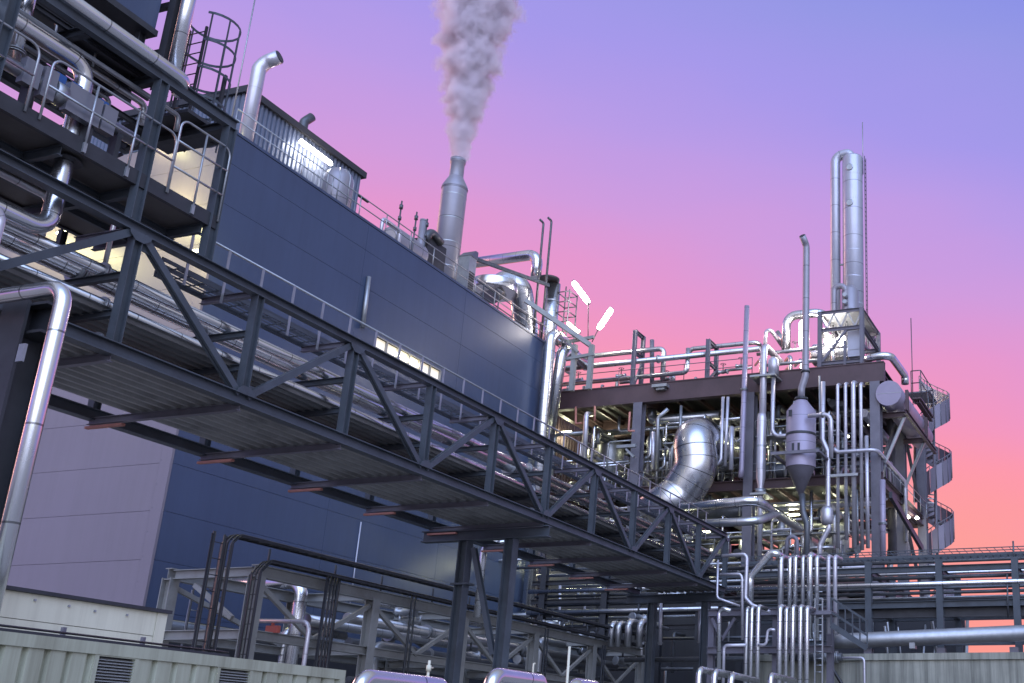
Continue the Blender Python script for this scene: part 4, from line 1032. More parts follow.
# equipment inside the tower
a = P(836, 372, X=66)
t = thing('process_drum', 'silver horizontal drum with bands inside the steel box tower', 'vessel', V((66, a.y, DZ)))
MB().lathe((66.2, P(858, 360, X=66).y, P(840, 352, X=66).z), [(.5, -.1), (.75, .1), (.75, 3.0), (.5, 3.2)], 22, axis=(0, 1, 0)).build('shell', 'bright', t)
MB().box((65.9, a.y-.9, DZ), (66.5, a.y-.7, P(840, 356, X=66).z)).box((65.9, a.y+.7, DZ), (66.5, a.y+.9, P(840, 356, X=66).z)).build('saddle', 'plum2', t)
a = P(856, 346, X=64.1)
MB().box((63.9, a.y-.4, a.z-.75), (64.4, a.y+.5, a.z+1.0)).box((63.86, a.y-.3, a.z-.3), (63.9, a.y+.4, a.z+.1)).build('control_box', 'trim', None, 'pale grey control cabinet on the right post of the steel box tower', 'cabinet')
run('pipe low behind the legs of the steel box tower', 822, 862, 364, 3.5, 'bright', X=65, ref=840)
run('thin pipe across the middle of the steel box tower', 822, 862, 347, 3, 'bright', X=64.8, ref=840)
for px, w in ((833, 4), (851, 5)):
    pp('upright_pipe', 'upright silver pipe inside the steel box tower, ' + ('left' if px == 833 else 'right') + ' of two', [(px, 373), (px, 335)], 64.9, w, 'bright')
# tall stacks
SX = 71.0
def stk(label, px, w, ytop, loop_to=None):
    pass
a = P(853, 230, X=SX); r = PR(a, 20.5)
zt = P(853, 158, X=SX).z
st = thing('tall_stack', 'tall wide clad column with two round hatches, the taller right of a pair', 'stack', V((SX, a.y, DZ)))
MB().lathe((SX, a.y, 0), [(r, DZ), (r, zt-.1), (r*.97, zt), (r*.9, zt), (r*.88, zt-.5)], 40).build('shell', 'stack2', st)
rg = MB()
for k in range(9):
    z = zt-1.6-k*1.72*1.2
    if z > DZ+1: rg.lathe((SX, a.y, 0), [(r*1.006, z), (r*1.016, z+.035), (r*1.006, z+.07)], 40, cap0=False, cap1=False)
rg.build('joint_band', 'stack2', st)
for py in (167, 202.5):
    q = P(849.5, py, X=SX-r)
    MB().lathe((SX-r*.9, q.y, q.z), [(.27, 0), (.27, r*.15), (.22, r*.17)], 20, axis=(-1, 0, 0)).build('hatch', 'galv', st)
zl = P(864, 188, X=SX).z
ld = MB()
for dx in (-.2, .2): ld.tube([(SX+dx, a.y-r-.22, DZ), (SX+dx, a.y-r-.22, zt-.1)], .03, 6)
for k in range(40): ld.tube([(SX-.2, a.y-r-.22, zt-.4-k*.35), (SX+.2, a.y-r-.22, zt-.4-k*.35)], .02, 5)
ld.build('ladder', 'darkpipe', st)
t2 = P(863.5, 122, X=SX)
MB().tube([(SX, a.y-r-.05, zt-1.5), (SX, a.y-r-.05, t2.z)], .035, 6).build('lightning_rod', 'galv', st)
b = P(835.5, 230, X=SX); rb_ = PR(b, 10)
pipe('stack_pipe', 'narrow clad pipe rising beside the wide column and looping over into its top', [V((SX, b.y, DZ)), V((SX, b.y, zt+.35)), V((SX, a.y+r*.25, zt+.45)), V((SX, a.y+r*.2, zt-.2))], rb_, 'stack2', seg=22, fillet=.75, ang=8, cat='stack')
pp('stack_tie', 'short tie bar between the narrow pipe and the wide column', [(838, 265), (846, 264.5)], SX, 2, 'galv', cat='tie bar')
q = P(839, 290, X=68.5)
pipe('process_pipe', 'silver hooped pipe at the foot of the tall stacks', [V((68.5, P(834, 312, X=68.5).y, DZ)), V((68.5, P(834, 312, X=68.5).y, P(834, 286, X=68.5).z)), V((68.5, P(846, 312, X=68.5).y, P(846, 286, X=68.5).z)), V((68.5, P(846, 312, X=68.5).y, DZ))], PR(q, 6), 'stackm', fillet=.8, seg=16)
vcylX = P(850, 300, X=68.9)
t = thing('small_vessel', 'small upright vessel with nozzles beside the hooped pipe at the stack foot', 'vessel', V((68.9, vcylX.y, zt-9)))
MB().lathe((68.9, vcylX.y, 0), [(.6, DZ), (.6, P(850, 291, X=68.9).z), (.35, P(850, 287, X=68.9).z)], 22).build('shell', 'stackm', t)
for py in (297, 304): q = P(846, py, X=68.3); MB().tube([q, q+V((-.4, 0, .05))], .16, 12).build('nozzle', 'galv', t)
# covered stair falling away behind the tower
sg = thing('roof_stair', 'sloping lattice stair roof falling away right of the steel box tower', 'stair', P(864, 325, X=66))
a, b = P(863, 322, X=66.5), V((77, P(863, 322, X=66.5).y, P(863, 322, X=66.5).z))
b = P(879, 345, X=73.5)
for off in (V((0, 0, 0)), V((0, 0, -1.6))): MB().beam(a+off, b+off*.8, .12, .2).build('rail_beam', 'plum2', sg)
lt = MB()
for k in range(8):
    p0 = lerp(a, b, k/8); p1 = lerp(a, b, (k+1)/8)
    lt.beam(p0, p1-ZU*1.4, .05, .06); lt.beam(p0-ZU*1.5, p0, .05, .05, V((0, 1, 0)))
lt.build('lattice', 'galv', sg)
# flat silver pipe bending to the drum
q = P(866, 358, X=62.9); q2 = P(890, 354, X=62.9); r = PR(q, 8)
pipe('process_pipe', 'bright bent pipe linking the steel box tower to the horizontal drum', [V((66, q.y+.3, q.z)), V((62.9, q.y, q.z)), V((62.9, q2.y, q.z+.05)), V((66.8, q2.y-.1, q.z)), V((66.8, q2.y-.1, P(894, 385, X=66.8).z))], r, 'bright', fillet=.6, seg=16)
# horizontal drum at the right corner
e = P(888.5, 393, X=62.45); r = PR(e, 26.5)
dr = thing('horizontal_drum', 'big pale horizontal drum with flat round end at the right corner of the frame', 'vessel', V((63.2, e.y, e.z-r)))
MB().lathe(e, [(r*.985, 0), (r, .03), (r, 10.2)], 40, axis=(1, 0, 0)).build('shell', 'vessel', dr)
for d in (2.8, 5.4, 8): MB().lathe(e+V((d, 0, 0)), [(r*1.01, 0), (r*1.02, .05), (r*1.01, .1)], 40, axis=(1, 0, 0), cap0=False, cap1=False).build('band', 'galv', dr)
MB().box((e.x-.012, e.y-r*.98, e.z-.012), (e.x+.02, e.y+r*.98, e.z+.012)).build('end_seam', 'galv', dr)
ds = thing('drum_support', 'dark bracket steelwork under the horizontal drum at the right corner', 'support', V((66, e.y, e.z-r-1.2)))
for d in (1.2, 7.2):
    MB().ibeam((e.x+d, FY0+.3, e.z-r-.25), (e.x+d, e.y-r*1.15, e.z-r-.25), .25, .32).build('bracket', 'plum', ds)
    MB().ibeam((e.x+d, FY0+.2, e.z-r-3.2), (e.x+d, e.y-r*.9, e.z-r-.4), .15, .18).build('strut', 'galv', ds)
    MB().ibeam((e.x+d, e.y-r*1.1, e.z-r-.2), (e.x+d, e.y-r*1.1, e.z+r*.6), .2, .22, V((1, 0, 0))).build('post', 'plum', ds)
MB().ibeam((e.x+.6, e.y-r*1.1, e.z-r-.25), (e.x+10.4, e.y-r*1.1, e.z-r-.25), .2, .28).build('beam', 'plum', ds)
# platform with railing behind the drum
pq = P(921, 397, X=72.6); py0 = pq.y; pz = pq.z
pl = thing('corner_platform', 'small dark platform above the rear of the horizontal drum', 'platform', V((73, e.y, pz)))
MB().box((72.6, py0, pz-.1), (77.5, FY0+.2, pz)).build('floor_plate', 'plum', pl)
for yy in (py0+.15, FY0-.1): MB().ibeam((72.65, yy, pz-.25), (77.4, yy, pz-.25), .15, .26).build('floor_beam', 'plum', pl)
railing('deck_railing', 'dark angled railing against the pink sky above the horizontal drum', [(72.7, FY0+.3, pz), (72.7, py0, pz), (77.4, py0, pz), (77.4, FY0, pz)], h=2.0, gap=2.4, m='darkpipe', rr=.04)
a = P(912, 362, X=75)
MB().tube([V((75, a.y, pz)), V((75, a.y, P(912, 318, X=75).z))], .035, 6).build('lightning_rod', 'darkpipe', None, 'thin lightning rod above the railing at the right corner', 'lightning rod')

# ================================================================== INSIDE THE PROCESS FRAME
rnd = random.Random(21)
def inside(n, zlo, zhi, words, seed, xs=(64.2, 76.2), ys=None, rlo=.06, rhi=.22):
    R_ = random.Random(seed); ylo, yhi = ys or (FY0+.8, FY1-.6)
    mats = ['jacket', 'galv', 'darkpipe', 'pale', 'jacket']
    for i in range(n):
        r = R_.uniform(rlo, rhi) if R_.random() < .75 else R_.uniform(.2, .36); z = R_.uniform(zlo, zhi); m = R_.choice(mats)
        x = R_.uniform(*xs); y = R_.uniform(ylo, yhi)
        if i % 3 == 0:      # crosswise run
            y1 = min(yhi, y+R_.uniform(4, 12)); pts = [(x, y, z), (x, y1, z), (x, y1, z+R_.choice((-1, 1))*R_.uniform(.5, 1.6))]; d = 'crosswise'
        elif i % 3 == 1:    # lengthwise run
            pts = [(xs[0]+.5, y, z), (xs[1], y, z)] if R_.random() < .5 else [(xs[0]+.5, y, z-.9), (xs[0]+.5, y, z), (xs[1], y, z)]; d = 'lengthwise'
        else:
            pts = [(x, y, zlo-1.0), (x, y, z), (x+R_.uniform(.6, 3), y, z)]; d = 'upright'
        pipe('inner_pipe', f'{d} process pipe among the crowded pipework {words}', pts, r, m, f'{d} pipes {words}', 10, r*2.4)
inside(99, 18.6, 23.2, 'under the top deck of the process frame', 3)
inside(81, 12.4, 16.9, 'under the middle floor of the process frame', 5)
inside(33, 6.0, 10.6, 'under the lowest floor of the process frame', 9)
R3 = random.Random(31)
for i in range(72):
    z0 = (17.9, 11.7)[i % 2]; x = R3.uniform(62.6, 64.6); y = R3.uniform(FY0+1.2, FY1-2.5); r = R3.uniform(.045, .13); h = R3.uniform(1.2, 5.0)
    m = R3.choice(['bright', 'jacket', 'pale', 'galv'])
    w = 'just above the middle floor' if i % 2 == 0 else 'just above the lowest floor'
    if i % 3 == 0: pts = [(x, y, z0), (x, y, z0+h), (x+R3.uniform(.8, 2), y, z0+h)]; k = 'bent'
    elif i % 3 == 1: pts = [(x, y, z0+h), (x, y+R3.uniform(1.2, 3.5), z0+h), (x, y+R3.uniform(3.6, 4.0), z0+h-.8)]; pts[2] = (pts[1][0], pts[1][1], z0+.2); k = 'level'
    else: pts = [(x, y, z0), (x, y, z0+h*.5), (x, y-.5, z0+h*.5+.25), (x, y-.5, z0+h+.3)]; k = 'jogged'
    pipe('front_pipe', f'slim {k} pipe at the front of the process frame {w}', pts, r, m, f'slim {k} pipes {w}', 10, r*2.4, flanges=(.5,) if i % 4 == 0 else ())
for i in range(9):
    x = 63.0; y = R3.uniform(FY0+2, FY1-5); z = (19.3, 20.6, 13.4)[i % 3]; L = R3.uniform(1.6, 3.2)
    t = thing('service_ledge', 'small grated service ledge with low rail hung in the front of the process frame', 'ledge', V((x, y, z)), 'small service ledges in the process frame')
    MB().box((x, y, z-.08), (x+1.1, y+L, z)).build('grating', 'galv', t)
    MB().tube([(x, y, z), (x, y, z+1.0), (x, y+L, z+1.0), (x, y+L, z)], .03, 8, .1).tube([(x, y, z+.5), (x, y+L, z+.5)], .025, 8).build('rail', 'galv', t)
# vessels standing on the floors
for (x, y, zb, h, r, m, lb) in [
    (67, 34.5, 17.76, 4.4, .9, 'galv', 'upright steel vessel on the middle floor near the hall'), (68.5, 30.8, 17.76, 3.8, .7, 'jacket', 'slim upright vessel on the middle floor left of the big duct'),
    (71, 22.4, 17.76, 4.2, 1.0, 'darkpipe', 'dark upright vessel on the middle floor behind the slim vent'), (69, 19.0, 11.54, 4.6, 1.0, 'galv', 'upright vessel lit yellow on the lowest floor behind the hopper'),
    (67, 24.0, 11.54, 4.0, .8, 'jacket', 'upright vessel on the lowest floor behind the fat silver pipes'), (72, 28.4, 11.54, 4.8, 1.1, 'galv', 'broad upright vessel on the lowest floor near the duct foot')]:
    t = thing('process_vessel', lb, 'vessel', V((x, y, zb)))
    MB().lathe((x, y, zb), [(r, .5), (r, h-.4)]+[(r*math.cos(k*math.pi/12), h-.4+r*.4*math.sin(k*math.pi/12)) for k in range(1, 7)], 24).build('shell', m, t)
    for a in range(3): MB().beam((x+r*.9*math.cos(a*2.1), y+r*.9*math.sin(a*2.1), zb), (x+r*.9*math.cos(a*2.1), y+r*.9*math.sin(a*2.1), zb+.9), .14, .14, V((1, 0, 0))).build('leg', 'plum2', t)
    MB().tube([(x, y, zb+h), (x, y, zb+h+.6), (x, y-1.6, zb+h+.6)], .13, 10, .3).build('outlet', m, t)
# horizontal exchangers
for (x, y, z, L, r, lb) in [(64.6, 26.0, 16.2, 5.5, .5, 'long horizontal exchanger under the middle floor left of the hopper'), (64.5, 17.2, 19.4, 4.2, .42, 'horizontal exchanger behind the hopper vessel'),
                            (65.5, 31.6, 13.6, 5, .55, 'long horizontal exchanger under the middle floor near the duct foot'), (64.4, 21.8, 18.6, 3.0, .5, 'short horizontal exchanger behind the sleeve pipe')]:
    t = thing('heat_exchanger', lb, 'exchanger', V((x, y, z-r)))
    MB().lathe((x, y-L/2, z), [(r*.7, -.1), (r, .1), (r, L-.1), (r*.7, L+.1)], 22, axis=(0, 1, 0)).build('shell', 'darkpipe', t)
    for d in (.5, L-.5): MB().lathe((x, y-L/2+d, z), [(r*1.18, -.06), (r*1.18, .06)], 22, axis=(0, 1, 0)).build('flange', 'galv', t)
    MB().tube([(x, y, z), (x, y, z+r+.7)], .12, 10).build('nozzle', 'galv', t)
# valves scattered through the frame
R_ = random.Random(4)
for i in range(26):
    lev = R_.choice((18.6, 12.6)); loc = V((R_.uniform(63.4, 68), R_.uniform(FY0+1, FY1-2), lev+R_.uniform(0, 3.0)))
    dup(valve0, loc, 'hand valve half hidden in the crowded pipework inside the process frame', 'hand valves inside the process frame', R_.uniform(0, 3), R_.uniform(1.0, 1.9))
# cable trays and rails inside
for (x, z, lb) in ((66, 22.6, 'cable tray high under the top deck'), (65.0, 16.6, 'cable tray under the middle floor'), (73, 22.0, 'second cable tray deep under the top deck'), (64.0, 14.4, 'lower cable tray in front of the yellow lit vessels')):
    mb = MB().box((x, FY0+.5, z), (x+.5, FY1-.5, z+.03)).box((x, FY0+.5, z), (x+.03, FY1-.5, z+.14)).box((x+.47, FY0+.5, z), (x+.5, FY1-.5, z+.14))
    mb.build('cable_tray', 'galv', None, lb + ' inside the process frame', 'cable tray')
railing('floor_railing', 'grey handrail along the front of the middle floor of the process frame', [(63.25, FY0+.4, 17.76), (63.25, FY1-3, 17.76)], h=1.1, gap=2.2, m='galv', rr=.03)
railing('floor_railing', 'grey handrail along the front of the lowest floor of the process frame', [(63.25, FY0+.4, 11.54), (63.25, FY1-3, 11.54)], h=1.1, gap=2.2, m='galv', rr=.03)
railing('floor_railing', 'dark handrail along the right side of the middle floor of the process frame', [(63.8, FY0+.25, 17.76), (76.8, FY0+.25, 17.76)], h=1.1, gap=2.2, m='galv', rr=.03)
# dark screens added where sky would show through the frame
ribbed((63.6, 38.7, 0), (77, 38.7, 0), 0, 24.5, pitch=.4, outward=(0, -1, 0)).build('added_screen', 'plum', None, 'added dark ribbed screen closing the sky gap between process frame and hall', 'wall')
bw = thing('rear_sky_screen', 'added corrugated screens hiding the sky between the floors deep inside the process frame', 'wall', V((77.2, 26, 0)))
for (ya, yb, za, zb) in ((29.0, 46.8, 17.8, 24.2), (31.5, 46.8, 5.0, 17.6), (18.5, 25.2, 18.2, 23.0), (26.6, 31.0, 12.0, 16.5)):
    ribbed((77.25, ya, 0), (77.25, yb, 0), za, zb, pitch=.4, outward=(-1, 0, 0)).build('screen', 'plum2', bw)
YG = (.97, 1, .66)
def tubelamp(px, py, X, pw, lb, col=YG, s=.05, L=.4):
    w = P(px, py, X=X)
    lamp_fix('work_lamp', lb, w-V((0, L, 0)), w+V((0, L, 0)), pw, col, 'lampy', s, off=V((-.2, 0, -.3)), rad=.25, group='work lamps inside the process frame')
for args in [(566, 432, 67, 260, 'yellow lamp tube under the top deck nearest the hall'), (605, 434, 69, 280, 'yellow lamp tube under the top deck left of the middle column'),
             (660, 440, 68, 300, 'yellow lamp tube under the top deck just right of the middle column'), (738, 441, 65.5, 300, 'yellow lamp tube right of the big silver duct'),
             (776, 440, 66.5, 320, 'yellow lamp tube left of the hopper vessel'), (870, 415, 66, 220, 'yellow lamp tube under the top deck near the corner column'),
             (704, 532, 66, 260, 'yellow lamp tube low behind the bridge end'), (770, 508, 65.5, 420, 'yellow lamp tube above the inverted U pipe'),
             (793, 515, 67, 520, 'brightest yellow lamp tube under the hopper vessel'), (838, 505, 67.5, 320, 'yellow lamp tube behind the row of upright pipes')]:
    args = list(args); args[3] *= .5; tubelamp(*args)
R2 = random.Random(12)
for i in range(22):
    loc = V((R2.uniform(64, 72), R2.uniform(FY0+1, FY1-2), R2.choice((23.0, 17.0, 16.2, 22.4, 13.2))+R2.uniform(-.8, .2)))
    t = thing('bulkhead_lamp', 'small round white bulkhead lamp glinting in the crowded pipework of the process frame', 'lamp', loc, 'small bulkhead lamps in the process frame')
    MB().lathe(loc, [(.03, -.02), (.09, 0), (.09, .05), (.05, .09)], 10, axis=(-1, 0, 0)).build('globe', 'lampb', t)
    MB().lathe(loc+V((.02, 0, 0)), [(.12, 0), (.12, .08)], 10, axis=(1, 0, 0)).build('housing', 'galv', t)
for px, py, X, lb in ((908, 517, 70, 'left of two small white lamps beside the spiral stair'), (917, 518, 73, 'right of two small white lamps beside the spiral stair')):
    tubelamp(px, py, X, 160, lb, (1, .98, .88), .10, .06)

# ================================================================== SPIRAL STAIR
SXs = 80.0
c = P(935, 480, X=SXs); ro = PR(c, 33)
top = P(933, 401, X=SXs).z; per = P(933, 475, X=SXs).z-P(933, 536, X=SXs).z
ss = thing('spiral_stair', 'steel spiral staircase with solid curved side panels at the right end of the frame', 'spiral staircase', V((SXs, c.y, 0)))
MB().tube([(SXs, c.y, 0), (SXs, c.y, top+.4)], .11, 12).build('centre_post', 'plum2', ss)
nst = 16; z = top; top += per*.16; nstep = int((top-3)/per*nst)
panels = MB(); rails = MB(); steps = []
ph0 = math.radians(60)
def cp(an, r, z): return V((SXs+r*math.cos(an), c.y+r*math.sin(an), z))
vis = 0
for k in range(nstep):
    a0 = ph0-2*math.pi*k/nst; a1 = ph0-2*math.pi*(k+1)/nst
    zz = top-per*k/nst; zn_ = top-per*(k+1)/nst
    if k < 110: MB().poly_prism([cp(a0, .1, zz), cp(a0, ro, zz), cp(a1, ro, zz), cp(a1, .1, zz)], (0, 0, -.07)).build('step', 'galv', ss)
    am = ph0-2*math.pi*(k+.95)/nst
    panels.poly_prism([cp(a0, ro, zz-.45), cp(am, ro, zn_-.45), cp(am, ro, zn_+1.35), cp(a0, ro, zz+1.35)], cp(a0, .03, 0)-V((SXs, c.y, 0)))
    rails.tube([cp(a0, ro+.02, zz+1.6), cp(a1, ro+.02, zn_+1.6)], .035, 6, caps=False)
    rails.tube([cp(a0, ro+.05, zz-.45), cp(a0, ro+.05, zz+1.6)], .03, 5)
panels.build('side_panel', 'vessel', ss); rails.build('handrail', 'plum2', ss)
w = P(926, 396, X=SXs-.5)
lamp_fix('stair_lamp', 'glowing lamp at the top landing of the spiral staircase', w-V((0, .25, 0)), w+V((0, .25, 0)), 260, (1, .86, .55), 'lampy', .32, off=V((-.2, -.2, .2)), rad=.3)
top -= per*.16
MB().box((77.4, c.y-.3, top-.1), (SXs+.2, c.y+1.4, top)).build('stair_landing', 'plum2', None, 'small landing plate linking the frame to the spiral staircase top', 'landing')
# narrow grey vertical pipes and steel behind the corner, left of the stair
pp('upright_pipe', 'blue grey upright pipe between the rear column and the spiral stair', [(916, 502), (916, 440), (912, 437), (902, 437)], 77.6, 5.5, 'stackm', fillet=.4)
pp('upright_pipe', 'pale upright duct lit by the small white lamps left of the spiral stair', [(905, 560), (904, 520)], 77.8, 13, 'pale')
pp('upright_pipe', 'broad grey upright duct just left of the spiral stair foot', [(893, 560), (891, 400)], 72, 10, 'plum2', cat='duct')
a, b = P(884, 492, X=64), P(908, 540, X=76)
MB().beam(V((63.6, FY0-.1, 16.5)), V((73, FY0-.1, 14.9)), .2, .4).build('sloping_girder', 'black', None, 'dark sloping girder right of the corner column', 'girder')

# ================================================================== RIGHT HAND PIPE RACK
RX = 50.0
rk = thing('pipe_rack', 'dark steel pipe rack crossing the lower right with cable tray on top', 'pipe rack', V((RX, 8, 0)))
def zat(px, py, X=RX): return P(px, py, X=X).z
ZC = zat(940, 569)
pys = [P(px, 569, X=RX).y for px in (868.5, 939, 1015)]
pys.append(pys[-1]-3.4)
for i, y in enumerate(pys):
    MB().ibeam((RX, y, 0), (RX, y, zat(940, 560)), .30, .30, V((1, 0, 0))).build('post', 'navy', rk)
    MB().ibeam((RX+5, y, 0), (RX+5, y, zat(940, 560)), .30, .30, V((1, 0, 0))).build('post', 'navy', rk)
    for z in (ZC, zat(940, 604)): MB().ibeam((RX, y, z), (RX+5, y, z), .2, .26).build('cross_beam', 'navy', rk)
ye, yw = pys[-1], 19.5
for z, h in ((zat(940, 568.5), .26), (zat(940, 604), .30)):
    for x in (RX-.02, RX+5): MB().ibeam((x, ye, z), (x, yw, z), .22, h).build('long_beam', 'navy', rk)
MB().ibeam((RX+.2, ye, zat(940, 611)), (RX+.2, yw, zat(940, 611)), .2, .5).build('long_beam', 'black', rk)
MB().ibeam((RX+.1, ye, zat(940, 642)), (RX+.1, yw, zat(940, 642)), .2, .3).build('long_beam', 'navy', rk)
# rack pipes
RP = 'pipes lying along the right hand pipe rack'
for (py, w, m, dx, lb) in [(561, 4, 'darkpipe', .6, 'dark pipe at the very top of the right hand rack'), (577, 4.2, 'darkpipe', .5, 'dark pipe just below the upper beam of the right hand rack'),
                           (583.5, 5.5, 'bright', -.1, 'blue lit silver pipe in the middle of the right hand rack'), (592.5, 3.6, 'darkpipe', .5, 'dark pipe under the blue lit pipe of the right hand rack'), (597.5, 2.6, 'galv', 1.4, 'thin pipe just above the lower beam of the right hand rack'),
                           (588, 3.6, 'darkpipe', 2.6, 'dark pipe at the back of the right hand rack'), (573, 3.6, 'jacket', 3.6, 'silver pipe at the back of the right hand rack'), (599, 4, 'darkpipe', 3.8, 'dark low pipe at the back of the right hand rack')]:
    z = zat(940, py, RX+dx)
    pipe('rack_pipe', lb, [V((RX+dx, ye, z)), V((RX+dx, yw, z))], PR(V((RX, 9, z)), w), m, RP)
# cable ladder on top
zt = zat(940, 554.5); cl2 = MB()
for x in (RX+.3, RX+1.0): cl2.beam((x, ye, zt), (x, yw-1, zt), .03, .12)
for x in (RX+.3, RX+1.0): cl2.beam((x, ye, zt+.28), (x, yw-1, zt+.28), .025, .04)
y = ye
while y < yw-1.2:
    cl2.box((RX+.3, y, zt-.02), (RX+1.0, y+.03, zt)); cl2.tube([(RX+.3, y, zt), (RX+.3, y+.25, zt+.28)], .014, 5); y += .34
for y in pys: cl2.beam((RX+.65, y, ZC), (RX+.65, y, zt), .08, .08, V((1, 0, 0)))
cl2.build('cable_ladder', 'navy', None, 'cable ladder with slanting lattice on top of the right hand pipe rack', 'cable ladder')
for px, y0, y1, lb in ((1013, 541, 562, 'short rod sticking up above the right hand rack'), (1007, 574, 618, 'thin dark hanging drain pipe with valve on the right hand rack')):
    pp('drain_pipe' if px < 1010 else 'steel_rod', lb, [(px, y0), (px+1.2, y1)], RX-.1, 1.8, 'darkpipe', flanges=(.4, .55) if px < 1010 else ())
# clutter behind the rack
for i in range(14):
    R_ = random.Random(50+i); yy = 8.5+R_.random()*9
    zt_ = R_.uniform(7.5, 9.6)
    pipe('rack_stub', 'thin upright pipe in the dim clutter behind the right hand rack', [(RX+6+R_.random()*4, yy, 4), (RX+6+R_.random()*4, yy, zt_)], R_.uniform(.04, .09), 'galv', 'thin upright pipes behind the right hand rack', 8)
MB().box((RX+9, 9.2, 0), (RX+9.2, 22, P(900, 611, X=RX+9).z)).build('added_screen', 'roofing', None, 'added dark low screen hiding the sky behind the right hand rack', 'wall')  # dark sheet added to keep sky from showing through the rack
# fat pipe low in front of the rack
a, b = P(845, 641, X=48), P(1040, 632, X=48)
r = PR(b, 17)
t = thing('fat_pipe', 'fat silver pipe with blue lit top sloping along the concrete wall', 'pipe', V((48, 8, a.z-.4)))
MB().tube([V((48.0, a.y+.5, a.z-.01)), V((48.0, a.y, a.z)), V((48.0, b.y-2, b.z+.05))], r*.94, 22, .8).build('pipe_run', 'galv', t)
q = P(913, 638, X=48)
MB().box((47.75, q.y-.12, q.z-r*1.3), (48.2, q.y+.12, q.z-r*.6)).build('shoe', 'galv', t)
for px in (868, 941, 1014):
    q = P(px, 650, X=48.2)
    MB().ibeam((48.3, q.y, 0), (48.3, q.y, a.z-r*.9), .35, .35, V((1, 0, 0))).build('pipe_post', 'plum2', None, {868: 'left', 941: 'middle', 1014: 'right'}[px]+' of three short posts between the fat pipe and the concrete wall', 'post')
# concrete wall
WXc = 46.4
zc = P(1000, 652.5, X=WXc).z
y0 = P(752, 655, X=WXc).y
cw = thing('concrete_wall', 'weathered concrete wall with dark rain streaks at lower right', 'wall', V((WXc, 3, 0)))
mb = MB()
y = y0
mb.box((WXc, -6, 0), (WXc+.35, y, zc-.28))
mb.build('panel', 'concrete', cw)
MB().box((WXc-.09, -6, zc-.27), (WXc+.44, y, zc)).build('coping', 'concrete', cw)
a = P(868, 662, X=46.0)
pipe('wall_pipe', 'thin pale pipe running along the wall top and bending down in front of it', [P(838, 658, X=46.0), V((46.0, P(864, 658, X=46.0).y, P(845, 658, X=46.0).z)), V((46.0, P(865, 658, X=46.0).y, 0))], .055, 'pale', fillet=.15)
a = P(842, 657, X=46.0); b = P(790, 659, X=46.0)
pipe('wall_pipe', 'thick dark horizontal pipe with collars at the left end of the concrete wall', [a, V((46.0, b.y, a.z))], PR(a, 8), 'darkpipe', flanges=(.1, .3, .5))
pipe('cable', 'black cable hose hanging down and slanting right in front of the concrete wall', [P(829, 600, X=45.2), P(829.5, 664, X=45.2), P(842, 684, X=45.2), P(850, 700, X=45.2)], .075, 'cable', fillet=.3, cat='cable')

# ================================================================== VERTICAL PIPE CLUSTER
UX = 44.0
CL = 'upper row of upright silver pipes in front of the process frame'
for i, (px, yt, yb, w, m) in enumerate([(781, 556, 607, 5, 'jacket'), (790, 557, 608, 3.6, 'bright'), (795.5, 556, 608, 3.6, 'bright'), (803, 556, 607, 3.4, 'jacket'), (810, 554, 609, 5.2, 'bright'), (817, 556, 611, 3.8, 'jacket'), (828.5, 556, 604, 3.6, 'pale'), (835, 556, 604, 3.6, 'pale')]):
    a = P(px, yt, X=UX); b = P(px, yb, X=UX); r = PR(a, w*1.2)
    pipe('upright_pipe', f'{ORD[i]} from the left in the upper row of bent top silver pipes', [V((UX, a.y, b.z-1.2)), V((UX, a.y, a.z)), V((UX+.9, a.y-.02, a.z))], r, m, CL, fillet=r*2, seg=14)
LX = 42.0
CL2 = 'lower row of upright silver pipes in front of the process frame'
for i, (px, yt, w) in enumerate([(747, 608, 3.6), (752, 607, 3.4), (758.5, 606, 3.8), (780, 606, 4.6), (786.5, 608, 3.2), (793, 606, 3.8), (800.5, 606, 3.8), (807, 607, 3.8)]):
    a = P(px, yt, X=LX); r = PR(a, w*1.2)
    pipe('upright_pipe', f'{ORD[i]} from the left in the lower row of bent top silver pipes', [V((LX, a.y, 0)), V((LX, a.y, a.z)), V((LX+.9, a.y-.02, a.z))], r, 'bright' if i != 0 else 'jacket', CL2, fillet=r*2, seg=14)
cr_ = thing('cluster_rack', 'steel cross frame holding the two rows of upright silver pipes', 'pipe rack', V((UX-.6, 14, 0)))
z = P(780, 612, X=UX+.6).z
for yy in (P(711, 612, X=UX+.6).y, P(775, 612, X=UX+.6).y, P(829, 612, X=UX+.6).y): MB().ibeam((UX+.8, yy, 0), (UX+.8, yy, z), .26, .26, V((1, 0, 0))).build('post', 'plum2', cr_)
ya, yb_ = P(709, 612, X=UX+.5).y, P(832, 612, X=UX+.5).y
for zz in (z, P(780, 650, X=UX+.6).z): MB().ibeam((UX+.45, ya, zz), (UX+.45, yb_, zz), .22, .28).build('cross_beam', 'plum2', cr_)
for p0, p1 in (((712, 618), (722, 640)), ((735, 618), (722, 640))): MB().beam(P(*p0, X=UX+.5), P(*p1, X=UX+.5), .1, .12).build('brace', 'plum2', cr_)
pipe('process_pipe', 'fat pale slanting pipe at the left of the upper pipe row', [P(750, 604, X=UX-.3), P(750, 577, X=UX-.3), P(771, 553, X=UX-.3), P(777, 554, X=UX-.3), P(777, 554, X=UX-.3)+V((1.5, 0, 0))], PR(P(760, 560, X=UX), 7.5), 'bright', fillet=.35, seg=16)
pipe('process_pipe', 'thin pale pipe that runs level then drops beside the bridge end', [P(722, 556, X=UX-.6), P(747, 554, X=UX-.6), P(745.5, 598, X=UX-.6), P(752, 605, X=UX-.6), P(770, 612, X=UX-.6)], PR(P(747, 560, X=UX), 3.6), 'pale', fillet=.2)
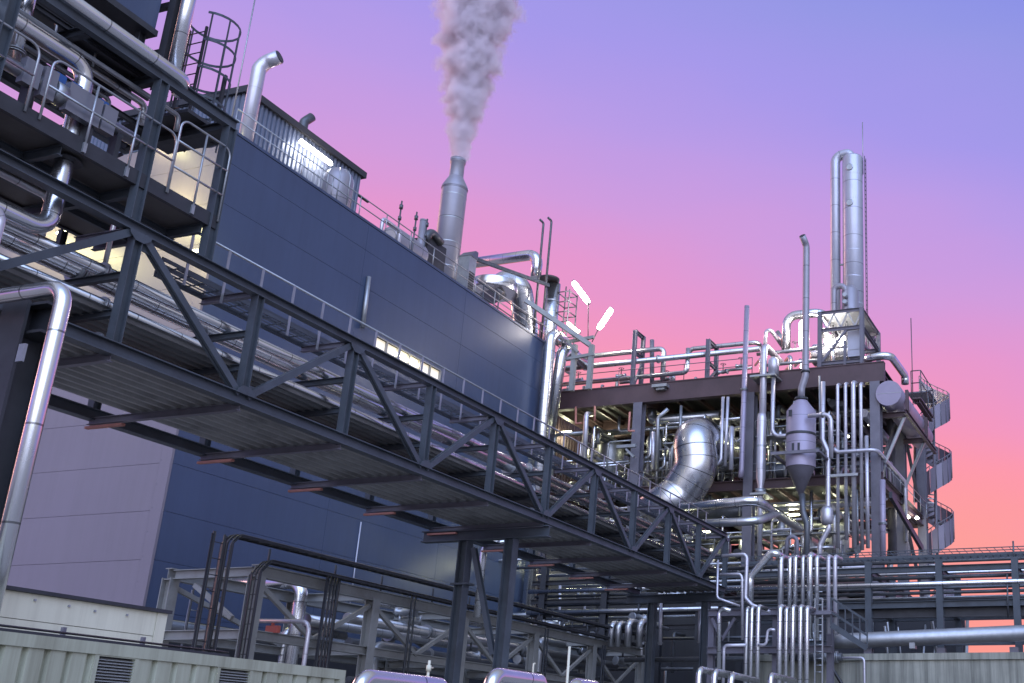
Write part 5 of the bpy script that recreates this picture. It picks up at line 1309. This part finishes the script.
pipe('process_pipe', 'second thin pale pipe below the first beside the bridge end', [P(720, 574.5, X=UX-.7), P(742, 574, X=UX-.7), P(742.5, 640, X=UX-.7)], PR(P(747, 560, X=UX), 2.8), 'pale', fillet=.2)
pipe('process_pipe', 'thin pipe hanging below the bridge end and bending right', [P(718, 560, X=UX-.2), P(717, 598, X=UX-.2), P(740, 606, X=UX-.2)], PR(P(747, 560, X=UX), 2.4), 'pale', fillet=.2)
pipe('process_pipe', 'blue lit pipe elbow lying on the cross frame left of the lower pipe row', [P(719, 680, X=LX+.4), P(719, 607, X=LX+.4), P(731, 611, X=LX+.4)], PR(P(719, 607, X=LX), 4.6), 'bright', fillet=.25)
pipe('process_pipe', 'inverted U shaped pipe above the upper pipe row', [P(786, 566, X=UX+2), P(787, 537, X=UX+2), P(797, 536.5, X=UX+2), P(797, 566, X=UX+2)], PR(P(790, 540, X=UX+2), 4.2), 'plum2', fillet=.42, seg=14)
pipe('process_pipe', 'pale yellow lit pipe standing left of the lower pipe row with its top bent right', [P(723, 690, X=LX-.6), P(724, 645.5, X=LX-.6), P(746, 645, X=LX-.6)], PR(P(724, 650, X=LX), 3.2), 'pale', fillet=.15)
pipe('process_pipe', 'thin S shaped pipe between the two lower groups of upright pipes', [P(758, 645, X=LX-.2), P(766, 645, X=LX-.2), P(768, 629, X=LX-.2), P(775, 630, X=LX-.2)], PR(P(766, 640, X=LX), 2.8), 'pale', fillet=.15)
EB = 'silver elbow pipes along the bottom edge below the cluster'
for i, (px, py, w) in enumerate([(699, 669, 7), (714.5, 671, 6.2), (731, 675, 7), (770.5, 675, 6)]):
    a = P(px, py, X=36); r = PR(a, w)
    pipe('elbow_pipe', f'{ORD[i]} from the left of four short silver elbow pipes at the bottom edge', [V((36, a.y, 0)), V((36, a.y, a.z)), V((38.5, a.y-.05, a.z-.02))], r, 'bright', EB, fillet=r*2, seg=16)
pipe('process_pipe', 'long dull grey pipe crossing behind the lower rows of upright pipes', [P(625, 660, X=46.5), V((46.5, P(842, 657, X=46.5).y, P(700, 659, X=46.5).z))], PR(P(700, 659, X=46.5), 5), 'darkpipe')
# ladder and small stair right of the cluster
lx = UX-1.0
q = P(820, 640, X=lx)
ld = thing('steel_ladder', 'small steel ladder right of the lower pipe row', 'ladder', V((lx, q.y, 0)))
for px in (815, 822.5): p = P(px, 640, X=lx); MB().beam((lx, p.y, 0), (lx, p.y, P(px, 598, X=lx).z), .05, .05, V((1, 0, 0))).build('stringer', 'galv', ld)
for k in range(14):
    z_ = P(820, 672, X=lx).z+k*.26
    MB().tube([(lx, P(815, 640, X=lx).y, z_), (lx, P(822.5, 640, X=lx).y, z_)], .02, 6).build('rung', 'galv', ld)
sx = 43.0
sr_ = thing('stair_flight', 'blue grey steel stair flight with panelled railing descending right of the cluster', 'stair', P(832, 612, X=sx))
a, b = P(831, 598, X=sx), P(867, 621, X=sx)
for off in (0, .55, 1.05): MB().beam(a-ZU*off, b-ZU*off, .06, .08 if off < 1 else .22).build('rail' if off < 1 else 'stringer', 'navy', sr_)
for k in range(6):
    p = lerp(a, b, k/5); MB().beam(p-ZU*1.05, p, .05, .05, V((0, 1, 0))).build('post', 'navy', sr_)
MB().box((sx-.1, P(832, 612, X=sx).y, P(815, 611, X=sx).z-.15), (sx+.9, P(810, 612, X=sx).y, P(815, 611, X=sx).z)).build('landing', 'plum2', sr_)

# ================================================================== DIM RACK BELOW THE BRIDGE END
QX = 53.0
dk = thing('dim_rack', 'dim steel rack carrying pipes in the shade below the far end of the bridge', 'pipe rack', V((QX, 28, 0)))
for px in (543, 605, 660, 700): y = P(px, 600, X=QX).y; MB().ibeam((QX, y, 0), (QX, y, P(px, 565, X=QX).z), .34, .34, V((1, 0, 0))).build('post', 'black', dk); MB().ibeam((QX+6, y, 0), (QX+6, y, P(px, 565, X=QX).z), .34, .34, V((1, 0, 0))).build('post', 'black', dk)
ya, yb_ = P(708, 600, X=QX).y, P(530, 600, X=QX).y
for py in (581, 600, 613, 628): z = P(605, py, X=QX).z; MB().ibeam((QX+.1, ya, z), (QX+.1, yb_, z), .2, .24).build('long_beam', 'black', dk)
DP = 'dim pipes on the shaded rack below the bridge end'
for i, (py, w, m, dx, lb) in enumerate([(589.5, 4.4, 'bright', -.2, 'brightest silver pipe crossing the shaded rack below the bridge end'), (611, 4.5, 'jacket', -.2, 'second silver pipe lower down on the shaded rack'), (574, 3, 'jacket', .6, 'thin pipe at the top of the shaded rack'), (595, 3, 'darkpipe', .5, 'thin dark pipe just under the brightest pipe of the shaded rack'), (604, 3.4, 'darkpipe', 1.2, 'dark pipe between the two silver pipes of the shaded rack'), (618, 3, 'galv', 1.0, 'thin grey pipe under the second silver pipe of the shaded rack'), (568, 2.6, 'galv', 2.0, 'thin grey pipe highest on the shaded rack'), (585, 3, 'galv', 3, 'thin grey pipe at the back of the shaded rack')]):
    z = P(605, py, X=QX+dx).z
    pipe('rack_pipe', lb, [V((QX+dx, ya-1, z)), V((QX+dx, yb_, z))], PR(V((QX, 28, z)), w), m, DP)
EX = 49.0
for i, (px, py, w) in enumerate([(612, 623, 6), (619, 623, 6), (629, 621, 7), (640.5, 621, 6.6), (648, 624, 4)]):
    a = P(px, py, X=EX); r = PR(a, w)
    pipe('elbow_pipe', f'{ORD[i]} from the left of five dim silver elbow pipes below the bridge end', [V((EX, a.y, P(px, 647, X=EX).z)), V((EX, a.y, a.z)), V((EX+2.2, a.y-.05, a.z))], r, 'jacket', 'dim elbow pipes below the bridge end', fillet=r*2, seg=14)
for px, y0, y1, w, lb in ((661, 596, 645, 3.6, 'thin pale upright pipe in the shade left of the dark tower'), (700, 610, 643, 3.4, 'short pale upright pipe in the shade near the cluster'), (560, 582, 640, 3, 'thin dim upright pipe behind the shaded rack'), (585, 590, 640, 2.6, 'very thin dim upright pipe behind the shaded rack')):
    pp('upright_pipe', lb, [(px, y0), (px-.8, y1)], 47.5 if px > 600 else 55, w, 'pale', flanges=(.96,))
R_ = random.Random(77)
for i in range(46):
    x = R_.uniform(54.5, 61.5); y = R_.uniform(19, 34); z = R_.uniform(3.5, 12.2); r = R_.uniform(.05, .16)
    if i % 2: pts = [(x, y, z), (x, y+R_.uniform(3, 8), z), (x, y+3, z+.1)][:2]; d = 'level'
    else: pts = [(x, y, z-2.2), (x, y, z), (x+1.5, y, z)]; d = 'upright'
    pipe('shaded_pipe', f'dim {d} pipe in the dark tangle below the process frame', pts, r, R_.choice(['galv', 'jacket', 'darkpipe', 'darkpipe']), f'dim {d} pipes below the process frame', 8, r*2.5)
for i in range(10):
    dup(valve0, V((R_.uniform(50, 55), R_.uniform(21, 33), R_.uniform(5, 11))), 'hand valve in the dark tangle below the process frame', 'hand valves below the process frame', R_.uniform(0, 3), 1.4)
MB().box((61.8, 17, 0), (62.2, 26, 10.4)).box((61.8, 26.002, 0), (62.2, 35.95, 13.6)).build('added_backdrop', 'roofing', None, 'added dark sheet in place of shaded clutter under the process frame', 'wall')  # near-black sheet added to block sky and stand in for shaded clutter
for px, py, X, pw, lb in ((568, 561, 58, 90, 'small yellow lamp near the top of the shaded rack'), (602, 571, 58, 80, 'small white lamp at the right of the shaded rack'), (534, 568, 60.6, 120, 'small lamp just past the right corner of the blue hall')):
    w = P(px, py, X=X)
    lamp_fix('work_lamp', lb, w-V((0, .15, 0)), w+V((0, .15, 0)), pw, YG, 'lampy', .10, off=V((-.3, 0, -.1)), rad=.2)

# ================================================================== LOW STEEL RACK in front of the hall (lower left)
GY = 25.0
g0 = P(258, 571, Y=GY); GX = g0.x; GZ = g0.z
GF = P(172, 574, X=GX).y
lr = thing('low_rack', 'pale grey steel rack carrying pipes in front of the lower blue wall', 'pipe rack', V((GX, GY, 0)))
gx = [GX, P(336, 600, Y=GY).x, P(399, 600, Y=GY).x, P(480, 630, Y=GY).x, P(592, 650, Y=GY).x, 60]
gx = [GX]+[GX+(k+1)*((P(592, 650, Y=GY).x-GX)/4) for k in range(5)]
GM = P(395, 655, Y=GY).z
for i, x in enumerate(gx):
    for y in (GY, GF):
        MB().ibeam((x, y, 0), (x, y, GZ-.12), .36, .36, V((0, 1, 0))).build('post', 'lightsteel', lr)
    for z in (GZ-.02, GM): MB().ibeam((x, GY+.15, z+.003), (x, GF-.15, z+.003), .22, .28).build('cross_beam', 'lightsteel', lr)
    if i < 5:
        xm = (x+gx[i+1])/2
        MB().beam((x+.1, GY, GZ-.35), (xm, GY, GM+.1), .12, .14).build('brace', 'lightsteel', lr)
        MB().beam((xm, GY+.02, GM+.1), (gx[i+1]-.1, GY+.02, GZ-.35), .12, .14).build('brace', 'lightsteel', lr)
        MB().beam((x+.1, GF, GZ-.35), (gx[i+1]-.1, GF, GM+.1), .12, .14).build('brace', 'lightsteel', lr)
for y in (GY, GF):
    MB().ibeam((GX-.15, y, GZ), (gx[-1], y, GZ), .26, .36).build('long_beam', 'lightsteel', lr)
    MB().ibeam((GX+.15, y, GM), (gx[-1], y, GM), .24, .28).build('long_beam', 'lightsteel', lr)
MB().beam(P(195, 585, X=GX+.05), P(232, 618, X=GX+.05), .12, .14).build('brace', 'lightsteel', lr)
# black cable trays
def tray(name, label, pts, w=.5, side=V((0, 1, 0)), ncab=4, rung=.42, m='black', cab=True):
    pts = [V(p) for p in pts]; t = thing(name, label, 'cable tray', pts[0])
    rl = MB()
    for d in (-w/2, w/2):
        for p, q in zip(pts[:-1], pts[1:]): rl.beam(p+side*d, q+side*d, .022, min(.06, w*.3), side if abs((q-p).normalized().dot(ZU)) > .7 else ZU)
    for p, q in zip(pts[:-1], pts[1:]):
        L = (q-p).length; n = max(1, int(L/rung))
        for k in range(n): a = lerp(p, q, (k+.5)/n); rl.tube([a-side*w/2, a+side*w/2], .014, 5)
    rl.build('tray_ladder', 'galv' if m == 'galv' else 'black', t)
    if cab:
        for k in range(ncab):
            d = side*(w*(-.38+.76*k/(max(1, ncab-1)))); off = V((0, 0, .035+rnd.random()*.03))
            nrm = (pts[1]-pts[0]).normalized()
            MB().tube([p+d+off for p in pts], w*(.05+.05*rnd.random()), 7, .35).build('cable_bundle', 'cable', t)
    return t
TXx = P(226, 600, Y=GY-.6).x
zt = P(300, 552, Y=GY-.3).z
tray('cable_tray', 'upper black cable tray along the low rack that curves down at its left end', [V((TXx, GY-.3, 0)), V((TXx, GY-.3, zt-.25)), V((TXx+.25, GY-.3, zt)), V((gx[-1], GY-.3, zt))], .42, ncab=3)
MB_sup = MB()
for x in gx[:-1]+[v+3 for v in gx[:-1]]:
    MB().tube([V((x+.4, GY+.05, GZ+.15)), V((x+.4, GY+.05, zt-.05))], .035, 6).build('tray_post', 'black', lr)
tray('cable_tray', 'lower black cable tray lying on the long beam of the low rack', [V((GX-.35, GY-.28, 0)), V((GX-.35, GY-.28, GZ-.1)), V((GX, GY-.28, GZ+.26)), V((gx[-1], GY-.28, GZ+.26))], .34, ncab=3)
x = P(331, 590, Y=GY-.3).x
tray('cable_tray', 'upright cable ladder with black cables in the middle of the low rack', [V((x, GY-.34, 0)), V((x, GY-.34, GZ+.2))], .62, side=V((1, 0, 0)), ncab=4)
x = P(220, 600, Y=GY-1.3).x
tray('cable_tray', 'pale cable ladder with two thick black cables left of the low rack', [V((x, GY-.9, 0)), V((x, GY-.9, zt-.2))], .5, side=V((1, 0, 0)), ncab=2)
for px, y0, y1, lb in ((413, 592, 690, 'pair of black cables dropping from the low rack near its second bay'), (546, 628, 690, 'thin black conduit dropping from the low rack right of the bridge legs'), (603, 645, 690, 'black conduit dropping from the far end of the low rack')):
    a = P(px, y0, Y=GY-.4)
    MB().tube([V((a.x, GY-.4, 0)), a], .045, 7).tube([V((a.x+.22, GY-.4, 0)), a+V((.22, 0, 0))], .035, 7).build('cable', 'cable', None, lb, 'cable')
x = P(168, 600, Y=GF+.8).x
tray('cable_tray', 'narrow cable ladder behind the left bay of the low rack', [V((x+1.1, GF+.9, 0)), V((x+1.2, GF+.9, GZ-.2))], .45, side=V((1, 0, 0)), ncab=2, m='galv')
# pipes in the low rack
a = P(303, 582, Y=27.5); r = PR(a, 13)
e0 = P(235, 588, X=a.x)
pipe('process_pipe', 'polished pipe in the low rack that bends down to the ground', [V((a.x, e0.y+1, a.z)), V((a.x, 27.5, a.z)), V((a.x, 27.5, 0))], r, 'bright', fillet=.5, seg=18)
a = P(287, 627, Y=28.3)
pipe('process_pipe', 'short dull pipe elbow behind the polished pipe in the low rack', [V((a.x+3, 28.3, a.z)), V((a.x, 28.3, a.z)), V((a.x, 28.3, 0))], PR(a, 9), 'jacket', fillet=.4)
q0 = P(252, 621, Y=23.6); q1 = P(310, 622, Y=23.6)
pipe('process_pipe', 'thin grey pipe with pinkish top that bends down in front of the low rack', [P(252, 621, X=q1.x), V((q1.x, 23.6, q1.z+.02)), V((q1.x, 23.6, 0))], PR(q1, 4.5), 'pale', fillet=.3)
a = P(273, 624, X=q1.x)
MB().box((a.x-.04, a.y-.22, a.z-.26), (a.x+.1, a.y+.22, a.z-.05)).tube([(a.x, a.y, a.z-.06), (a.x, a.y, a.z+.12)], .05, 8).build('red_tag', 'red', None, 'small red label plate hanging from the thin pipe in the low rack', 'tag')
LP = 'pipes lying along the low rack'
for (y, z, r, m, lb) in [(26.2, GM+.35, .16, 'darkpipe', 'grey pipe resting on the lower beam of the low rack'), (27.6, GM+.40, .2, 'darkpipe', 'silver pipe deeper on the lower beam of the low rack'), (26.4, GZ-.65, .18, 'jacket', 'silver pipe hanging under the top beam of the low rack'), (28.1, GZ-.7, .2, 'jacket', 'shiny pipe under the top beam at the rear of the low rack'),
                         (27.3, GZ+.30, .22, 'bright', 'shiny pipe lying on top of the low rack'), (29.0, GM-1.0, .3, 'darkpipe', 'dark pipe low behind the low rack'), (26.0, GM-.9, .12, 'darkpipe', 'thin grey pipe below the lower beam of the low rack'), (30, GZ-1.4, .28, 'darkpipe', 'dark pipe behind the low rack at mid height')]:
    pipe('rack_pipe', lb, [V((gx[1]+.5 if y < 29 else GX+1, y, z)), V((gx[-1], y, z))], r, m, LP, 12, flanges=(.22, .55))
for i, (px, py) in enumerate(((376, 645), (540, 640))):
    a = P(px, py, Y=26.0)
    pipe('process_pipe', ['bent grey pipe rising through the second bay of the low rack', 'bent grey pipe rising through the far bay of the low rack'][i], [V((a.x, 26.0, 0)), V((a.x, 26.0, a.z)), V((a.x+2.2, 26.0, a.z))], .16, 'galv', fillet=.3)
for i, (px, py) in enumerate(((406, 612), (410, 620), (470, 655), (520, 660))):
    w = P(px, py, Y=26.3); dup(valve0, w, ['pale hand valve at the top of the second bay of the low rack', 'lower pale hand valve in the second bay of the low rack', 'hand valve behind the legs of the bridge portal', 'hand valve right of the bridge portal legs'][i], None, .6*i, 1.2)
# dark sheet added to give the shaded look behind the rack
MB().box((GX+2, 31.5, 0), (58, 31.7, 5.6)).build('added_screen', 'roofing', None, 'added dark low sheet for the shade between low rack and blue hall', 'wall')
# insulated pipe below the bridge
a = P(484, 545, Y=23.4)
pipe('process_pipe', 'polished bent pipe hanging under the bridge behind the portal legs', [V((a.x, P(515, 543, X=a.x).y, a.z+.05)), V((a.x, 23.4, a.z+.05)), V((a.x, 23.4, 6.2))], PR(a, 7), 'bright', fillet=.35, flanges=(.15,))

# ------------------------------------------------------------------ containers and the foreground
CY, CZ, CX1 = 10.15, 2.56, 12.49
gc = thing('green_container', 'grey green ribbed container with louvred vents at the bottom left', 'container', V((8.0, CY, 0)))
vent = [P(97, 652, Y=CY), P(138, 656, Y=CY), P(219, 664, Y=CY), P(252, 668, Y=CY)]
zv = P(97, 650.5, Y=CY).z
segs = [(3.0, vent[0].x-.02, True), (vent[1].x+.02, vent[2].x-.02, True), (vent[3].x+.02, CX1-.08, True)]
mb = MB()
for (a, b, _) in segs:
    m2 = ribbed((a, CY, 0), (b, CY, 0), .15, CZ-.12, depth=.05, pitch=.235, outward=(0, 1, 0), form=((0, 0), (.62, 0), (.70, 1), (.86, 1), (.94, 0)))
    n = len(mb.v); mb.v += m2.v
    for f in m2.f: mb.face([n+i for i in f])
mb.build('front_wall', 'green', gc)
MB().box((3, CY-.02, CZ-.12), (CX1, CY+.1, CZ)).build('top_rail', 'green', gc)
MB().box((CX1-.1, CY-.025, 0), (CX1, CY+.1, CZ-.121)).build('corner_post', 'green', gc)
MB().box((3, CY+.12, .1), (CX1-.002, CY+1.45, CZ-.03)).build('body', 'green', gc)
for i in (0, 2):
    a, b = vent[i].x, vent[i+1].x
    v = MB().box((a-.02, CY-.012, .3), (a+.03, CY+.1, zv)).box((b-.03, CY-.012, .3), (b+.02, CY+.1, zv)).box((a+.03, CY-.012, zv-.05), (b-.03, CY+.1, zv)).box((a-.02, CY-.005, zv), (b+.02, CY+.1, CZ-.121)).build('vent', 'green', gc)
    lv = MB(); z = .35
    while z < zv-.07: lv.poly_prism([(a+.03, CY, z), (a+.03, CY+.05, z+.022), (a+.03, CY+.05, z+.027), (a+.03, CY, z+.005)], (b-a-.06, 0, 0)); z += .030
    lv.build('louvre', 'lightsteel', v)
    MB().box((a+.03, CY+.06, .3), (b-.03, CY+.08, zv-.05)).build('backing', 'black', v)
zz = CZ
tray('cable_tray', 'black cable bundle lying along the top of the green container', [V((3, CY+.12, zz+.02)), V((P(226, 652, Y=CY+.12).x, CY+.12, zz+.02))], .10, ncab=4, rung=.3)
for px in (64, 143):
    a = P(px, 628 if px < 100 else 640, Y=CY+.25)
    MB().box((a.x-.018, CY+.23, CZ), (a.x+.018, CY+.27, CZ+.13)).build('roof_bracket', 'plum2', gc)
cc = thing('cream_cabin', 'cream panelled cabin with dark roof edge behind the green container', 'cabin', V((8, 12, 0)))
KX = 11.2; KZ = 3.225
mb = MB()
for z0, z1 in ((.2, 2.3), (2.31, 2.60), (2.608, 2.88), (2.888, KZ-.045)): mb.box((3, 12, z0), (KX-.16, 12.04, z1))
mb.box((KX-.155, 11.99, .2), (KX, 12.04, KZ-.045))
mb.build('front_wall', 'cream', cc)
MB().box((3, 12.05, .2), (KX-.002, 14.4, KZ-.05)).build('body', 'cream', cc)
MB().box((3, 11.95, KZ-.042), (KX+.03, 14.5, KZ)).build('roof_edge', 'black', cc)
bt = MB()
for px, py in ((35, 600), (69, 606), (95, 611), (127, 615)): a = P(px, py, Y=11.99); bt.box((a.x-.012, 11.98, a.z-.012), (a.x+.012, 12.0, a.z+.012))
bt.build('bolt', 'galv', cc)
# polished pipes at the bottom edge
FG = 'polished pipe bends at the bottom edge in the foreground'
for i, (px, py, w, L, Y) in enumerate([(361, 677, 17, 1.35, 8.0), (492, 675, 16, 1.1, 8.0), (572, 685, 15, .6, 8.0)]):
    a = P(px, py, Y=Y); r = PR(a, w)
    pipe('foreground_pipe', ['left', 'middle', 'right'][i]+' of three polished pipe bends rising at the bottom edge', [V((a.x, Y, 0)), V((a.x, Y, a.z)), V((a.x+L, Y, a.z)), V((a.x+L+.12, Y, a.z)), V((a.x+L+.12, Y, 0))], r, 'bright', FG, fillet=r*1.6, seg=24, ang=8)
a = P(427, 684, Y=8.6)
t = thing('drain_valve', 'small yellowish brass valve stub above the left polished pipe bend', 'valve', V((a.x, 8.6, 0)))
zt_ = P(427, 660, Y=8.6).z
MB().tube([(a.x, 8.6, 0), (a.x, 8.6, zt_)], .017, 8).tube([(a.x, 8.6, zt_-.13), (a.x, 8.6, zt_-.06)], .032, 10).tube([(a.x-.03, 8.6, zt_-.09), (a.x+.09, 8.6, zt_-.085)], .012, 6).build('body', 'cream', t)
a = P(567, 683, Y=9.0); zt_ = P(567, 646, Y=9.0).z
pipe('stand_pipe', 'slender pale stand pipe between the middle and right polished pipe bends', [V((a.x, 9.0, 0)), V((a.x, 9.0, zt_))], .022, 'cream', seg=8)
a = P(532, 683, Y=9.0); zt_ = P(531, 663, Y=9.0).z
pipe('stand_pipe', 'tiny hooked pipe just above the middle polished pipe bend', [V((a.x, 9.0, 0)), V((a.x, 9.0, zt_)), V((a.x+.05, 9.0, zt_))], .014, 'cream', seg=8, fillet=.03)

# ================================================================== STEAM
mo = V((CXm, CYm, z3-.1))
pe = P(487, -70, X=CXm)
axis = (pe-mo); Ls = axis.length
sm = MB(); nseg = 24; prof = []
for k in range(nseg+1): t = k/nseg; prof.append((.52+3.0*t**.85, t*Ls))
sm.lathe((0, 0, 0), [(r*1.5+.15, h) for r, h in prof], 28)
me = bpy.data.meshes.new('steam'); me.from_pydata([tuple(p) for p in sm.v], [], sm.f); me.update()
so = bpy.data.objects.new('steam_plume', me); C.objects.link(so)
so.location = mo; so.rotation_euler = axis.to_track_quat('Z', 'Y').to_euler()
so['kind'] = 'stuff'; so['label'] = 'pale pink and grey steam plume billowing up from the chimney'; so['category'] = 'steam'
ms = bpy.data.materials.new('steam'); ms.use_nodes = True
t = ms.node_tree; t.nodes.clear()
N = lambda ty: t.nodes.new(ty)
out = N('ShaderNodeOutputMaterial'); vol = N('ShaderNodeVolumePrincipled'); tcn = N('ShaderNodeTexCoord'); sep = N('ShaderNodeSeparateXYZ')
t.links.new(tcn.outputs['Object'], sep.inputs[0])
def mth(op, a, b=None):
    n = N('ShaderNodeMath'); n.operation = op
    for i, v in enumerate((a, b)):
        if v is None: continue
        if isinstance(v, (int, float)): n.inputs[i].default_value = v
        else: t.links.new(v, n.inputs[i])
    return n.outputs[0]
# wobbling axis
wob = N('ShaderNodeTexNoise'); wob.inputs['Scale'].default_value = .45; wob.inputs['Detail'].default_value = 5; wob.inputs['Roughness'].default_value = .62
t.links.new(tcn.outputs['Object'], wob.inputs['Vector'])
big = N('ShaderNodeTexNoise'); big.inputs['Scale'].default_value = .9; big.inputs['Detail'].default_value = 6; big.inputs['Roughness'].default_value = .6
t.links.new(tcn.outputs['Object'], big.inputs['Vector'])
rr = mth('SQRT', mth('ADD', mth('MULTIPLY', sep.outputs[0], sep.outputs[0]), mth('MULTIPLY', sep.outputs[1], sep.outputs[1])))
tz = mth('DIVIDE', mth('MAXIMUM', sep.outputs[2], .0), Ls)
Rz = mth('ADD', mth('MULTIPLY', mth('POWER', tz, .85), 3.0), .52)
q = mth('DIVIDE', rr, Rz)
nz_ = mth('SUBTRACT', mth('ADD', mth('MULTIPLY', wob.outputs['Fac'], 1.5), mth('MULTIPLY', big.outputs['Fac'], .9)), 1.2)
f = mth('SUBTRACT', mth('ADD', 1.08, nz_), q)
st_ = N('ShaderNodeMapRange'); st_.inputs[1].default_value = 0; st_.inputs[2].default_value = .45; st_.inputs[3].default_value = 0; st_.inputs[4].default_value = 1
st_.interpolation_type = 'SMOOTHSTEP'
t.links.new(f, st_.inputs[0])
fade = N('ShaderNodeMapRange'); fade.inputs[1].default_value = 0; fade.inputs[2].default_value = 1; fade.inputs[3].default_value = 6.0; fade.inputs[4].default_value = 1.6
t.links.new(tz, fade.inputs[0])
dens = mth('MULTIPLY', st_.outputs[0], fade.outputs[0])
t.links.new(dens, vol.inputs['Density'])
vol.inputs['Color'].default_value = (.92, .85, .885, 1); vol.inputs['Anisotropy'].default_value = .25
t.links.new(vol.outputs[0], out.inputs['Volume'])
so.data.materials.append(ms)
S.cycles.volume_bounces = 5
S.cycles.volume_step_rate = .6
